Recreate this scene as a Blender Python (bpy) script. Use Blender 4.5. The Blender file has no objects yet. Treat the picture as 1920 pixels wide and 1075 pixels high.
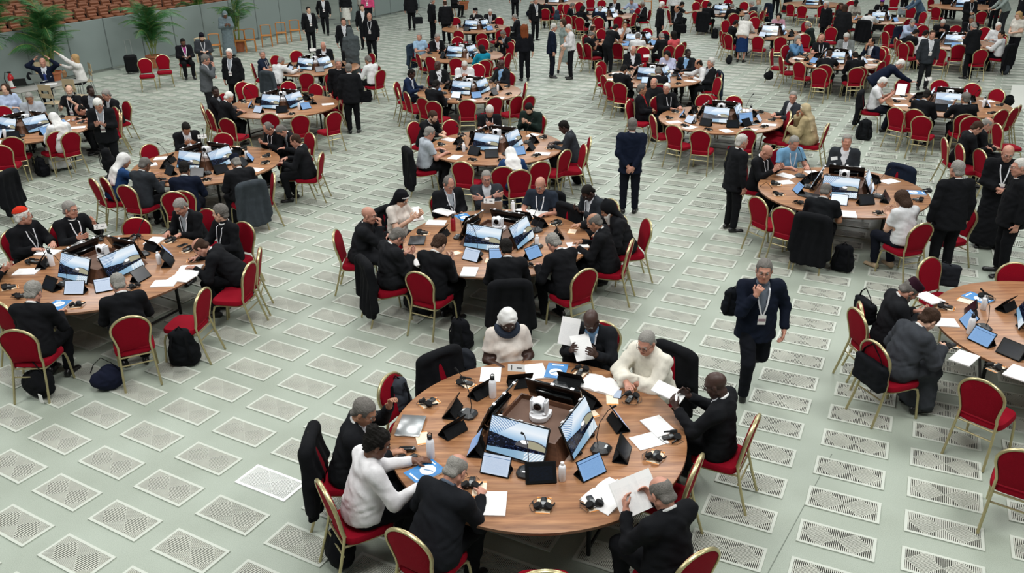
import bpy, math, random
import numpy as np
from mathutils import Matrix, Vector

# ------------------------------------------------------------------ camera, light, exposure
SC = bpy.context.scene
COL = SC.collection
F_PX, PITCH, ROLL, CAM_H = 1573.0, math.radians(24.5), math.radians(-0.9), 5.15
cam_data = bpy.data.cameras.new('camera')
cam_data.sensor_fit = 'HORIZONTAL'; cam_data.sensor_width = 36.0
cam_data.lens = F_PX / 1920 * 36; cam_data.clip_end = 300
cam = bpy.data.objects.new('camera', cam_data); COL.objects.link(cam)
cam.matrix_world = Matrix.Translation((0, 0, CAM_H)) @ Matrix.Rotation(math.pi/2 - PITCH, 4, 'X') @ Matrix.Rotation(ROLL, 4, 'Z')
SC.camera = cam
SC.view_settings.view_transform = 'Standard'; SC.view_settings.look = 'None'
SC.view_settings.gamma = 1.0; SC.view_settings.use_curve_mapping = False
SC.view_settings.exposure = 0.0
world = bpy.data.worlds.new('world'); SC.world = world; world.use_nodes = True
_bg = world.node_tree.nodes['Background']
_bg.inputs[0].default_value = (0.84, 0.93, 0.92, 1); _bg.inputs[1].default_value = 0.20

def area_light(name, loc, size, power, color=(1, 1, 1), rot=(0, 0, 0)):
    d = bpy.data.lights.new(name, 'AREA'); d.shape = 'RECTANGLE'; d.size, d.size_y = size
    d.energy = power; d.color = color
    o = bpy.data.objects.new(name, d); o.location = loc; o.rotation_euler = rot; COL.objects.link(o)
    return o
# the lit vault of the hall: long rows of ceiling lights
for k, (lx, ly) in enumerate([(-11, 4), (0, 4), (11, 4), (-11, 18), (0, 18), (11, 18), (-11, 33), (2, 33), (15, 33), (8, 48), (22, 44)]):
    area_light('ceiling_light', (lx, ly, 13.0), (4.5, 4.5), 1010 if ly < 25 else 760, (0.985, 0.985, 0.97))
area_light('high_window_light', (6, 74, 17), (26, 9), 1400, (0.86, 0.97, 1.0), (math.radians(-62), 0, 0))

_cp, _sp, _cr, _sr = math.cos(PITCH), math.sin(PITCH), math.cos(ROLL), math.sin(ROLL)
def at(px, py, z=0.0):
    """world point at height z that the photograph shows at (px, py)"""
    x = (px - 960) / F_PX; y = -(py - 537.5) / F_PX
    x, y = _cr*x - _sr*y, _sr*x + _cr*y
    dy = _cp + y*_sp; dz = -_sp + y*_cp
    t = (CAM_H - z) / -dz
    return Vector((x*t, dy*t, z))

# ------------------------------------------------------------------ naming helpers
def tag(o, label=None, cat=None, group=None, kind=None):
    if label: o['label'] = label
    if cat: o['category'] = cat
    if group: o['group'] = group
    if kind: o['kind'] = kind
    return o
def link(name, me, parent=None, mat=None, M=None):
    o = bpy.data.objects.new(name, me); COL.objects.link(o)
    if parent is not None: o.parent = parent
    if M is not None: o.matrix_local = M
    if mat is not None:
        if not me.materials: me.materials.append(mat)
        elif me.materials[0] != mat:
            o.material_slots[0].link = 'OBJECT'; o.material_slots[0].material = mat
    return o
def empty(name, loc, rz=0.0, sc=1.0):
    o = bpy.data.objects.new(name, None); COL.objects.link(o)
    o.location = loc; o.rotation_euler = (0, 0, rz); o.scale = (sc, sc, sc)
    o.empty_display_size = 0.1
    return o
def copy_tree(o, parent=None):
    c = o.copy(); COL.objects.link(c); c.parent = parent
    for ch in o.children: copy_tree(ch, c)
    return c

# ------------------------------------------------------------------ materials
def lin(h):
    h = h.lstrip('#'); v = [int(h[i:i+2], 16)/255 for i in (0, 2, 4)]
    return tuple((c/12.92 if c <= .04045 else ((c+.055)/1.055)**2.4) for c in v) + (1,)
_M = {}
def mat(name, hexc, rough=.6, metal=0.0, bump=0.0, bscale=60, vary=0.0, sheen=0.0, emit=0.0, coat=0.0, spec=None):
    if name in _M: return _M[name]
    m = bpy.data.materials.new(name); m.use_nodes = True; nt = m.node_tree; N = nt.nodes; Lk = nt.links
    b = N['Principled BSDF']; c = lin(hexc)
    b.inputs['Base Color'].default_value = c; b.inputs['Roughness'].default_value = rough; b.inputs['Metallic'].default_value = metal
    if spec is not None: b.inputs['Specular IOR Level'].default_value = spec
    if sheen: b.inputs['Sheen Weight'].default_value = sheen
    if coat: b.inputs['Coat Weight'].default_value = coat
    if emit:
        b.inputs['Emission Color'].default_value = c; b.inputs['Emission Strength'].default_value = emit
    if vary or bump:
        tc = N.new('ShaderNodeTexCoord'); nz = N.new('ShaderNodeTexNoise'); nz.inputs['Scale'].default_value = bscale; nz.inputs['Detail'].default_value = 4
        Lk.new(tc.outputs['Object'], nz.inputs['Vector'])
        if vary:
            mx = N.new('ShaderNodeMix'); mx.data_type = 'RGBA'; mx.blend_type = 'MULTIPLY'; mx.inputs[0].default_value = 1
            cr = N.new('ShaderNodeMapRange'); cr.inputs['From Min'].default_value = .3; cr.inputs['From Max'].default_value = .7
            cr.inputs['To Min'].default_value = 1-vary; cr.inputs['To Max'].default_value = 1+vary*.5
            Lk.new(nz.outputs['Fac'], cr.inputs['Value']); mx.inputs[6].default_value = c
            Lk.new(cr.outputs[0], mx.inputs[7]); Lk.new(mx.outputs[2], b.inputs['Base Color'])
        if bump:
            bp = N.new('ShaderNodeBump'); bp.inputs['Strength'].default_value = bump; bp.inputs['Distance'].default_value = .01
            Lk.new(nz.outputs['Fac'], bp.inputs['Height']); Lk.new(bp.outputs[0], b.inputs['Normal'])
    _M[name] = m
    return m

def cloth(hexc): return mat('cloth_' + hexc, hexc, .9, bump=.5, bscale=14, vary=.16, spec=.12)
SKIN = {'p': 'c99a84', 'r': 'be8873', 't': 'a9785c', 'b': '6d4734', 'd': '3e2820', 'w': 'd4a88f'}
def skin(k): return mat('skin_' + k, SKIN[k], .5, vary=.10, bump=.15, bscale=30)
HAIR = {'w': 'e2e0da', 'g': '8f8c86', 'dg': '6f6b66', 'k': '15120f', 'br': '3c2a1f', 'rb': '7a3f1f', 'bl': 'b59366', 'lg': 'c6c3bc'}
def hairm(k): return mat('hair_' + k, HAIR[k], .75, bump=.7, bscale=90, vary=.22, spec=.2)
GOLD = mat('champagne_gold_metal', 'b9ae84', .34, .75)
RED = mat('red_chair_fabric', '86051c', .9, bump=.3, bscale=160, vary=.12, spec=.15)
BLACKP = mat('black_plastic', '141516', .4)
BLACKG = mat('black_glossy_glass', '0a0b0d', .12, coat=.5)
BLACKF = mat('black_case_fabric', '0e0f11', .8, bump=.3, bscale=120, spec=.2)
FOAM = mat('black_ear_foam', '0c0c0d', .95)
PAPER = mat('white_paper', 'eceae6', .8)
WHITEP = mat('white_plastic', 'f0f1f4', .4)
ORANGE = mat('orange_print', 'e08a36', .7)
CREAMC = mat('cream_card', 'f1ddc2', .75)
SILVER = mat('silver_metal', 'b4b7b8', .3, .8)
BLACKM = mat('black_painted_metal', '161616', .45, .4)
EYEW = mat('eye_white', 'd9d6d0', .3); EYEB = mat('eye_dark', '1c1410', .2)
LIP = mat('lips_rose', '96574c', .5); LIPD = mat('lips_dark', '4b2a25', .5)
RIBBON = mat('white_ribbon', 'dcdce0', .7)

def wood_mat(name, dark, light, scale=1.0, rough=.38, rot=0.62, plank=0.0):
    m = bpy.data.materials.new(name); m.use_nodes = True; nt = m.node_tree; N = nt.nodes; Lk = nt.links
    b = N['Principled BSDF']; b.inputs['Roughness'].default_value = rough
    tc = N.new('ShaderNodeTexCoord'); mp = N.new('ShaderNodeMapping'); mp.inputs['Rotation'].default_value = (0, 0, rot)
    mp.inputs['Scale'].default_value = (1.1*scale, 15*scale, 8*scale); Lk.new(tc.outputs['Object'], mp.inputs['Vector'])
    nz = N.new('ShaderNodeTexNoise'); nz.inputs['Scale'].default_value = 1.6; nz.inputs['Detail'].default_value = 7; nz.inputs['Roughness'].default_value = .65
    nz.inputs['Distortion'].default_value = .6; Lk.new(mp.outputs[0], nz.inputs['Vector'])
    cr = N.new('ShaderNodeValToRGB'); cr.color_ramp.elements[0].position = .33; cr.color_ramp.elements[1].position = .66
    cr.color_ramp.elements[0].color = lin(dark); cr.color_ramp.elements[1].color = lin(light)
    Lk.new(nz.outputs['Fac'], cr.inputs[0])
    last = cr.outputs[0]
    if plank:
        mp2 = N.new('ShaderNodeMapping'); mp2.inputs['Rotation'].default_value = (0, 0, rot); mp2.inputs['Scale'].default_value = (.35, 7, 1)
        Lk.new(tc.outputs['Object'], mp2.inputs['Vector'])
        n2 = N.new('ShaderNodeTexNoise'); n2.inputs['Scale'].default_value = 1.1; n2.inputs['Detail'].default_value = 1; Lk.new(mp2.outputs[0], n2.inputs['Vector'])
        mr = N.new('ShaderNodeMapRange'); mr.inputs['From Min'].default_value = .35; mr.inputs['From Max'].default_value = .65
        mr.inputs['To Min'].default_value = 1-plank; mr.inputs['To Max'].default_value = 1+plank*.4; Lk.new(n2.outputs['Fac'], mr.inputs['Value'])
        mx = N.new('ShaderNodeMix'); mx.data_type = 'RGBA'; mx.blend_type = 'MULTIPLY'; mx.inputs[0].default_value = 1
        Lk.new(last, mx.inputs[6]); Lk.new(mr.outputs[0], mx.inputs[7]); last = mx.outputs[2]
    Lk.new(last, b.inputs['Base Color'])
    return m
TOPWOOD = wood_mat('walnut_table_laminate', '835639', 'b3835b', 1.0, .36, 0.75, .22)
BOXWOOD = wood_mat('dark_walnut_board', '4b2f21', '6e4a35', 1.5, .5, 0.3)
TRAYWOOD = mat('brown_tray_felt', '6b5245', .8, bump=.2, bscale=200)
CHAIRWOOD = wood_mat('orange_beech_wood', 'a5672c', 'c9853f', 2.5, .45, 0.2)
LIGHTWOOD = wood_mat('pale_birch_wood', 'b9a07c', 'd2bc97', 2.5, .5, 0.2)

# ------------------------------------------------------------------ mesh helpers
def mesh_np(name, V, Q, smooth=True, tris=None):
    me = bpy.data.meshes.new(name); V = np.asarray(V, np.float32); Q = np.asarray(Q, np.int32)
    me.vertices.add(len(V)); me.vertices.foreach_set('co', V.ravel())
    n = Q.shape[1]
    me.loops.add(Q.size); me.loops.foreach_set('vertex_index', Q.ravel())
    me.polygons.add(len(Q)); me.polygons.foreach_set('loop_start', np.arange(0, Q.size, n, dtype=np.int32))
    me.polygons.foreach_set('use_smooth', np.full(len(Q), smooth))
    me.update(calc_edges=True); return me

class MB:
    """collects simple shapes into one mesh with faces of any size"""
    def __init__(s): s.v = []; s.f = []; s.m = []; s.uv = {}
    def add(s, vs, fs, mi=0):
        o = len(s.v); s.v += [tuple(v) for v in vs]; s.f += [tuple(i+o for i in f) for f in fs]; s.m += [mi]*len(fs); return s
    def box(s, c, size, M=None, mi=0, taper=1.0, bev=0.0):
        hx, hy, hz = size[0]/2, size[1]/2, size[2]/2; vs = []
        if bev:
            # eight-sided plan with chamfered rims
            b = min(bev, hx*.9, hy*.9, hz*.9)
            def ring(x, y, z, k): return [(x-k, y, z), (x, y-k, z), (x, -(y-k), z), (x-k, -y, z), (-(x-k), -y, z), (-x, -(y-k), z), (-x, y-k, z), (-(x-k), y, z)]
            rs = [ring(hx-b, hy-b, -hz, b*.7), ring(hx, hy, -hz+b, b), ring(hx*taper, hy*taper, hz-b, b), ring((hx-b)*taper, (hy-b)*taper, hz, b*.7)]
            for r in rs: vs += r
            fs = [tuple(range(0, 8)), tuple(range(31, 23, -1))]
            for k in range(3):
                for i in range(8): fs.append((k*8+i, k*8+8+i, k*8+8+(i+1) % 8, k*8+(i+1) % 8))
        else:
            for z, t in ((-hz, 1), (hz, taper)):
                vs += [(-hx*t, -hy*t, z), (hx*t, -hy*t, z), (hx*t, hy*t, z), (-hx*t, hy*t, z)]
            fs = [(3, 2, 1, 0), (4, 5, 6, 7), (0, 1, 5, 4), (1, 2, 6, 5), (2, 3, 7, 6), (3, 0, 4, 7)]
        out = []
        for v in vs:
            p = Vector(v)
            if M is not None: p = M @ p
            out.append(p + Vector(c))
        return s.add(out, fs, mi)
    def lathe(s, prof, n=16, c=(0, 0, 0), M=None, mi=0, caps=True):
        vs = []; fs = []
        for r, z in prof:
            for i in range(n):
                a = 2*math.pi*i/n; p = Vector((r*math.cos(a), r*math.sin(a), z))
                if M is not None: p = M @ p
                vs.append(p + Vector(c))
        for k in range(len(prof)-1):
            for i in range(n): fs.append((k*n+i, k*n+(i+1) % n, (k+1)*n+(i+1) % n, (k+1)*n+i))
        if caps: fs.append(tuple(range(n-1, -1, -1))); fs.append(tuple((len(prof)-1)*n+i for i in range(n)))
        return s.add(vs, fs, mi)
    def tube(s, pts, r, n=8, closed=False, mi=0, flat=1.0):
        pts = [Vector(p) for p in pts]; m = len(pts); vs = []; fs = []; up = None
        for i, p in enumerate(pts):
            a = pts[(i-1) % m] if (closed or i > 0) else p; b = pts[(i+1) % m] if (closed or i < m-1) else p
            t = (b-a).normalized()
            if up is None: up = Vector((0, 0, 1)) if abs(t.z) < .9 else Vector((0, 1, 0))
            x = t.cross(up)
            if x.length < 1e-4: x = t.orthogonal()
            x.normalize(); y = x.cross(t).normalized(); up = y
            rr = r[i] if isinstance(r, (list, tuple)) else r
            for k in range(n):
                an = 2*math.pi*k/n; vs.append(p + x*math.cos(an)*rr + y*math.sin(an)*rr*flat)
        for i in range(m if closed else m-1):
            j = (i+1) % m
            for k in range(n): fs.append((i*n+k, i*n+(k+1) % n, j*n+(k+1) % n, j*n+k))
        if not closed: fs.append(tuple(range(n-1, -1, -1))); fs.append(tuple((m-1)*n+k for k in range(n)))
        return s.add(vs, fs, mi)
    def quad(s, a, b, c, d, mi=0): return s.add([a, b, c, d], [(0, 1, 2, 3)], mi)
    def mesh(s, name, mats=(), smooth=False):
        me = bpy.data.meshes.new(name); me.from_pydata(s.v, [], s.f); me.update()
        for m in mats: me.materials.append(m)
        me.polygons.foreach_set('material_index', s.m)
        if smooth:
            me.polygons.foreach_set('use_smooth', [True]*len(s.f))
            try: me.set_sharp_from_angle(angle=math.radians(42))
            except Exception: pass
        return me

def uv_planar(me, fn):
    uv = me.uv_layers.new(name='uv')
    for l in me.loops: uv.data[l.index].uv = fn(me.vertices[l.vertex_index].co)

# ------------------------------------------------------------------ signed distance shapes -> smooth meshes
def V3(*a): return np.array(a, float)
def nrm(v): v = np.asarray(v, float); return v/ (np.linalg.norm(v)+1e-9)
class Sh:
    def __init__(s, fn, lo, hi, k=.02, op='+'): s.fn, s.lo, s.hi, s.k, s.op = fn, np.asarray(lo, float), np.asarray(hi, float), k, op
def seg(a, b, ra, rb, k=.02, op='+', off=0.0):
    a, b = np.asarray(a, float), np.asarray(b, float); d = b-a; L2 = max(d@d, 1e-9); ra += off; rb += off; m = max(ra, rb)
    def fn(x, y, z):
        t = np.clip(((x-a[0])*d[0]+(y-a[1])*d[1]+(z-a[2])*d[2])/L2, 0, 1)
        return np.sqrt((x-a[0]-t*d[0])**2+(y-a[1]-t*d[1])**2+(z-a[2]-t*d[2])**2)-(ra+(rb-ra)*t)
    return Sh(fn, np.minimum(a, b)-m, np.maximum(a, b)+m, k, op)
def eseg(a, b, side, wa, wb, k=.03, op='+', off=0.0):
    """segment with an elliptical section: wa = (half width along side, half depth)"""
    a, b = np.asarray(a, float), np.asarray(b, float); d = b-a; L2 = max(d@d, 1e-9); sd = nrm(side)
    wa = (wa[0]+off, wa[1]+off); wb = (wb[0]+off, wb[1]+off); m = max(*wa, *wb)
    def fn(x, y, z):
        t = np.clip(((x-a[0])*d[0]+(y-a[1])*d[1]+(z-a[2])*d[2])/L2, 0, 1)
        qx, qy, qz = x-a[0]-t*d[0], y-a[1]-t*d[1], z-a[2]-t*d[2]
        u = qx*sd[0]+qy*sd[1]+qz*sd[2]; v2 = np.maximum(qx*qx+qy*qy+qz*qz-u*u, 0)
        w = wa[0]+(wb[0]-wa[0])*t; e = wa[1]+(wb[1]-wa[1])*t
        return (np.sqrt((u/w)**2+v2/(e*e))-1)*np.minimum(w, e)
    return Sh(fn, np.minimum(a, b)-m, np.maximum(a, b)+m, k, op)
def ell(c, r, R=None, k=.02, op='+', off=0.0):
    c = np.asarray(c, float); r = np.asarray(r, float)+off; R = np.eye(3) if R is None else np.asarray(R); m = r.max()
    def fn(x, y, z):
        x, y, z = x-c[0], y-c[1], z-c[2]
        q = [(x*R[0, i]+y*R[1, i]+z*R[2, i]) for i in range(3)]
        k0 = np.sqrt((q[0]/r[0])**2+(q[1]/r[1])**2+(q[2]/r[2])**2); k1 = np.sqrt((q[0]/r[0]**2)**2+(q[1]/r[1]**2)**2+(q[2]/r[2]**2)**2)+1e-6
        return k0*(k0-1)/k1
    return Sh(fn, c-m, c+m, k, op)
def rbox(c, h, R=None, rr=.01, k=.005, op='+'):
    c = np.asarray(c, float); h = np.asarray(h, float); R = np.eye(3) if R is None else np.asarray(R); m = np.linalg.norm(h)+rr
    def fn(x, y, z):
        x, y, z = x-c[0], y-c[1], z-c[2]
        q = [np.abs(x*R[0, i]+y*R[1, i]+z*R[2, i])-(h[i]-rr) for i in range(3)]
        return np.sqrt(np.maximum(q[0], 0)**2+np.maximum(q[1], 0)**2+np.maximum(q[2], 0)**2)+np.minimum(np.maximum(np.maximum(q[0], q[1]), q[2]), 0)-rr
    return Sh(fn, c-m, c+m, k, op)
def ballcut(w, d, rad=.1, k=.004):
    """cuts what lies beyond the plane through w with normal d, inside a ball"""
    w = np.asarray(w, float); d = nrm(d)
    def fn(x, y, z):
        x, y, z = x-w[0], y-w[1], z-w[2]
        return np.maximum(-(x*d[0]+y*d[1]+z*d[2]), np.sqrt(x*x+y*y+z*z)-rad)
    return Sh(fn, w-rad, w+rad, k, '-')
def halfcut(p, d, lo=None, hi=None, k=.004):
    p = np.asarray(p, float); d = nrm(d)
    def fn(x, y, z): return -((x-p[0])*d[0]+(y-p[1])*d[1]+(z-p[2])*d[2])
    return Sh(fn, [-9]*3 if lo is None else lo, [9]*3 if hi is None else hi, k, '-')
def comb(F, d, s):
    if s.op == '+':
        k = s.k; h = np.clip(.5+.5*(F-d)/k, 0, 1); return F*(1-h)+d*h-k*h*(1-h)
    if s.op == '-':
        k = s.k; d = -d; h = np.clip(.5-.5*(F-d)/k, 0, 1); return F*(1-h)+d*h+k*h*(1-h)
    return np.maximum(F, d)
def evalp(shapes, P):
    P = np.asarray(P, float); F = np.full(len(P), 1.0)
    for s in shapes: F = comb(F, s.fn(P[:, 0], P[:, 1], P[:, 2]), s)
    return F
def axis(lo, hi, step, fine=()):
    pts = []; x = lo
    while x < hi+step:
        pts.append(x); st = step
        for a, b, f in fine:
            if a-1e-6 <= x < b: st = min(st, f)
            elif x < a < x+st: st = max(a-x, f*.6)
        x += st
    return np.array(pts, np.float32)
def nets(name, shapes, step, fine=(), post=None, pad=.03):
    """surface nets over a rectilinear grid"""
    adds = [s for s in shapes if s.op == '+']
    lo = np.min([s.lo for s in adds], 0)-pad; hi = np.max([s.hi for s in adds], 0)+pad
    ax = [axis(lo[i], hi[i], step, [(b[0][i], b[1][i], b[2]) for b in fine]) for i in range(3)]
    F = np.full([len(a) for a in ax], 1.0, np.float32); MG = .07
    for s in shapes:
        sl = []
        for i in range(3):
            a = max(0, np.searchsorted(ax[i], s.lo[i]-MG)-1); b = min(len(ax[i]), np.searchsorted(ax[i], s.hi[i]+MG)+1); sl.append(slice(a, b))
        if any(q.stop-q.start < 1 for q in sl): continue
        x, y, z = ax[0][sl[0]][:, None, None], ax[1][sl[1]][None, :, None], ax[2][sl[2]][None, None, :]
        sl = tuple(sl); F[sl] = comb(F[sl], s.fn(x, y, z).astype(np.float32), s)
    I = F < 0; n = F.shape
    c = np.zeros([q-1 for q in n], np.int8)
    for dx in (0, 1):
        for dy in (0, 1):
            for dz in (0, 1): c += I[dx:n[0]-1+dx, dy:n[1]-1+dy, dz:n[2]-1+dz]
    act = (c > 0) & (c < 8); ci, cj, ck = np.nonzero(act); m = len(ci)
    idm = np.full(act.shape, -1, np.int32); idm[ci, cj, ck] = np.arange(m)
    offs = [(0, 0, 0), (1, 0, 0), (0, 1, 0), (1, 1, 0), (0, 0, 1), (1, 0, 1), (0, 1, 1), (1, 1, 1)]
    val = np.stack([F[ci+a, cj+b, ck+e] for a, b, e in offs], 1)
    pos = np.stack([np.stack([ax[0][ci+a], ax[1][cj+b], ax[2][ck+e]], 1) for a, b, e in offs], 1)
    acc = np.zeros((m, 3)); cnt = np.zeros(m)
    for a, b in ((0, 1), (2, 3), (4, 5), (6, 7), (0, 2), (1, 3), (4, 6), (5, 7), (0, 4), (1, 5), (2, 6), (3, 7)):
        va, vb = val[:, a], val[:, b]; mk = (va < 0) != (vb < 0); t = np.where(mk, va/np.where(mk, va-vb, 1), 0)
        acc += np.where(mk[:, None], pos[:, a]+t[:, None]*(pos[:, b]-pos[:, a]), 0); cnt += mk
    V = acc/np.maximum(cnt, 1)[:, None]
    quads = []
    for d in range(3):
        e1, e2 = (d+1) % 3, (d+2) % 3
        A = [slice(None)]*3; B = [slice(None)]*3
        A[d] = slice(0, n[d]-1); B[d] = slice(1, n[d])
        a, b = I[tuple(A)], I[tuple(B)]; ch = a != b
        idx = np.array(np.nonzero(ch)).T
        ok = (idx[:, e1] > 0) & (idx[:, e2] > 0) & (idx[:, e1] < n[e1]-1) & (idx[:, e2] < n[e2]-1); idx = idx[ok]
        fl = a[tuple(idx.T)]
        def cell(o1, o2):
            q = idx.copy(); q[:, e1] -= o1; q[:, e2] -= o2; return idm[tuple(q.T)]
        q = np.stack([cell(1, 1), cell(0, 1), cell(0, 0), cell(1, 0)], 1)
        q[~fl] = q[~fl][:, ::-1]; quads.append(q)
    Q = np.concatenate(quads)
    if post is not None: V = post(V)
    return mesh_np(name, V, Q)
def folds(V, amp=.004, s=1.0):
    x, y, z = V[:, 0]*s, V[:, 1]*s, V[:, 2]*s
    w = 17*x+2.2*np.sin(11*z+2)+9*y+1.3*np.sin(23*z); n = 1.1*(1-2*np.abs(np.sin(w)))*np.sin(21*z+2.5*np.sin(9*x+5*y)+3*x)+.5*np.sin(47*z+19*x+3*np.sin(21*y))
    c = V.mean(0); d = V-c; d[:, 2] *= .2; d /= np.linalg.norm(d, axis=1)[:, None]+1e-6
    return V+d*(n*amp)[:, None]
# ------------------------------------------------------------------ people
def rotz(a): c, s = math.cos(a), math.sin(a); return np.array([[c, -s, 0], [s, c, 0], [0, 0, 1.]])
def rotx(a): c, s = math.cos(a), math.sin(a); return np.array([[1., 0, 0], [0, c, -s], [0, s, c]])
def roty(a): c, s = math.cos(a), math.sin(a); return np.array([[c, 0, s], [0, 1., 0], [-s, 0, c]])
R_ = math.radians
DN = (0, 0, -1)
# a hand: (wrist, finger direction, palm normal, curl); body frame: faces +Y, hips over the origin
def P(kind='sit', lean=6, hp=14, hy=0, hr=0, tw=0, L=None, R=None, legs=None, pole=(.5, -.35, -.8), hz=None):
    return dict(kind=kind, lean=lean, hp=hp, hy=hy, hr=hr, tw=tw, L=L, R=R, legs=legs, pole=pole)
TZ = .795
POSES = {
 'table': P(lean=8, hp=24, L=((-.17, .40, TZ), (.55, .8, -.1), DN, .5), R=((.17, .40, TZ), (-.55, .8, -.1), DN, .5)),
 'type':  P(lean=14, hp=34, L=((-.10, .42, TZ), (.15, 1, -.1), DN, .7), R=((.12, .42, TZ), (-.15, 1, -.1), DN, .7)),
 'write': P(lean=24, hp=50, L=((-.20, .42, TZ), (.8, .6, -.05), DN, .3), R=((.12, .48, TZ), (-.4, .9, -.1), (-.5, 0, -.85), 1.1)),
 'read':  P(lean=4, hp=38, L=((-.13, .36, .90), (.2, .6, .55), (1, 0, .2), .9), R=((.13, .36, .90), (-.2, .6, .55), (-1, 0, .2), .9)),
 'phone': P(lean=8, hp=46, L=((-.06, .30, .86), (.25, .8, .3), (0, .1, 1), .8), R=((.07, .32, .88), (-.2, .8, .4), (-.7, 0, .7), 1.0)),
 'back':  P(lean=-8, hp=4, hy=8, L=((-.09, .24, .70), (.8, .4, -.1), DN, .5), R=((.09, .25, .71), (-.8, .4, -.1), DN, .5)),
 'cross': P(lean=-2, hp=10, L=((.10, .26, .93), (1, .0, .1), (0, -1, 0), .3), R=((-.10, .29, .97), (-1, 0, .15), (0, -1, 0), .3), pole=(.8, .1, -.6)),
 'chin':  P(lean=16, hp=8, hy=-14, L=((-.16, .42, TZ), (.8, .5, 0), DN, .4), R=((.05, .34, 1.03), (-.2, .1, 1), (-.3, -1, 0), 1.3)),
 'lookL': P(lean=3, hp=6, hy=52, tw=14, L=((-.20, .36, TZ), (.5, .8, 0), DN, .4), R=((.10, .38, TZ), (-.7, .6, 0), DN, .5)),
 'lookR': P(lean=3, hp=6, hy=-52, tw=-14, L=((-.10, .38, TZ), (.7, .6, 0), DN, .5), R=((.20, .36, TZ), (-.5, .8, 0), DN, .4)),
 'deep':  P(lean=40, hp=52, L=((-.2, .52, TZ), (.4, .9, 0), DN, .3), R=((.16, .56, TZ), (-.3, .9, 0), DN, .6)),
 'talk':  P(lean=2, hp=8, hy=20, L=((-.16, .34, .98), (.2, .5, .8), (1, 0, .3), .5), R=((.14, .38, .86), (-.5, .8, .2), (-1, 0, .4), .5)),
 'reach': P(lean=22, hp=28, L=((-.15, .42, TZ), (.6, .8, 0), DN, .4), R=((.22, .66, .84), (-.1, 1, 0), DN, .4)),
 'lap':   P(lean=-3, hp=30, L=((-.10, .26, .72), (.7, .6, 0), DN, .6), R=((.10, .27, .73), (-.7, .6, 0), DN, .6)),
 'readf': P(lean=0, hp=26, hy=8, L=((-.13, .38, .90), (.2, .6, .55), (1, 0, .2), .9), R=((.13, .36, .90), (-.2, .6, .55), (-1, 0, .2), .9)),
 'folded': P(lean=14, hp=20, hy=14, L=((.02, .40, TZ), (.9, .3, 0), DN, .3), R=((-.02, .47, TZ+.02), (-.8, .5, 0), DN, .5), pole=(.9, -.1, -.4)),
 'holdup': P(lean=12, hp=30, hy=-18, L=((-.20, .38, 1.06), (.1, .3, 1), (.6, .6, .2), 1.1), R=((.14, .42, TZ), (-.3, .9, 0), DN, .8)),
 'reachd': P(lean=11, hp=24, hy=-16, L=((-.10, .52, TZ), (.3, .95, 0), DN, .3), R=((.24, .44, TZ), (-.3, .95, 0), DN, .3)),
 'headup': P(lean=-4, hp=4, L=((-.20, .02, 1.28), (.6, -.2, .8), (1, 0, 0), .4), R=((.20, .02, 1.28), (-.6, -.2, .8), (-1, 0, 0), .4), pole=(.9, .5, -.1)),
 'armsup': P(lean=4, hp=0, L=((-.12, .50, 1.42), (.1, .7, .7), DN, .2), R=((.16, .50, 1.02), (-.1, 1, .1), DN, .3)),
 'st_side':   P('stand', 2, 8, L=((-.27, .03, .84), (.1, .1, -1), (1, 0, 0), .6), R=((.27, .03, .84), (-.1, .1, -1), (-1, 0, 0), .6)),
 'st_behind': P('stand', 0, 4, L=((-.05, -.19, .92), (.8, -.1, -.6), (0, 1, 0), .5), R=((.05, -.21, .90), (-.8, -.1, -.6), (0, 1, 0), .5), pole=(.9, -.2, -.2)),
 'st_front':  P('stand', 3, 20, L=((-.06, .26, 1.04), (.8, .5, 0), DN, .6), R=((.06, .27, 1.05), (-.8, .5, 0), DN, .6)),
 'st_phone':  P('stand', 6, 38, L=((-.06, .32, 1.16), (.2, .8, .4), (0, 0, 1), .7), R=((.08, .32, 1.17), (-.3, .8, .4), (-.6, 0, .8), .9)),
 'st_lookL':  P('stand', 2, 10, hy=48, L=((-.26, .06, .86), (.1, .2, -1), (1, 0, 0), .6), R=((.10, .26, 1.04), (-.8, .5, 0), DN, .6)),
 'st_lookR':  P('stand', 2, 10, hy=-48, L=((-.10, .26, 1.04), (.8, .5, 0), DN, .6), R=((.26, .06, .86), (-.1, .2, -1), (-1, 0, 0), .6)),
 'st_chin':   P('stand', 2, 18, L=((-.02, .26, 1.14), (.9, .1, 0), DN, .4), R=((.06, .26, 1.42), (-.2, .05, 1), (-.4, -1, 0), 1.1)),
 'st_bend':   P('stand', 52, 44, L=((-.18, .72, .84), (.3, .9, 0), DN, .3), R=((.20, .74, .88), (-.2, 1, 0), DN, .3)),
 'st_stoop':  P('stand', 30, 44, L=((-.14, .60, .95), (.3, .9, 0), DN, .4), R=((.16, .56, .98), (-.3, .9, .1), DN, .4)),
 'st_walk':   P('stand', 4, 6, hy=-12, L=((-.28, .10, .88), (.1, .3, -1), (1, 0, 0), .7), R=((.10, .22, 1.36), (-.3, .1, .9), (-.6, -.8, 0), 1.3),
                legs=(((-.10, .02, .52), (-.10, -.34, .28), (-.2, .55)), ((.10, .22, .53), (.10, .16, .09), (0, 1)))),
 'st_stride': P('stand', 2, 10, L=((-.26, .16, .86), (.1, .4, -1), (1, 0, 0), .6), R=((.26, -.10, .86), (-.1, -.2, -1), (-1, 0, 0), .6),
                legs=(((-.10, .18, .52), (-.09, .26, .10), (0, 1)), ((.10, .02, .50), (.09, -.26, .14), (0, .8)))),
}
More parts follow.
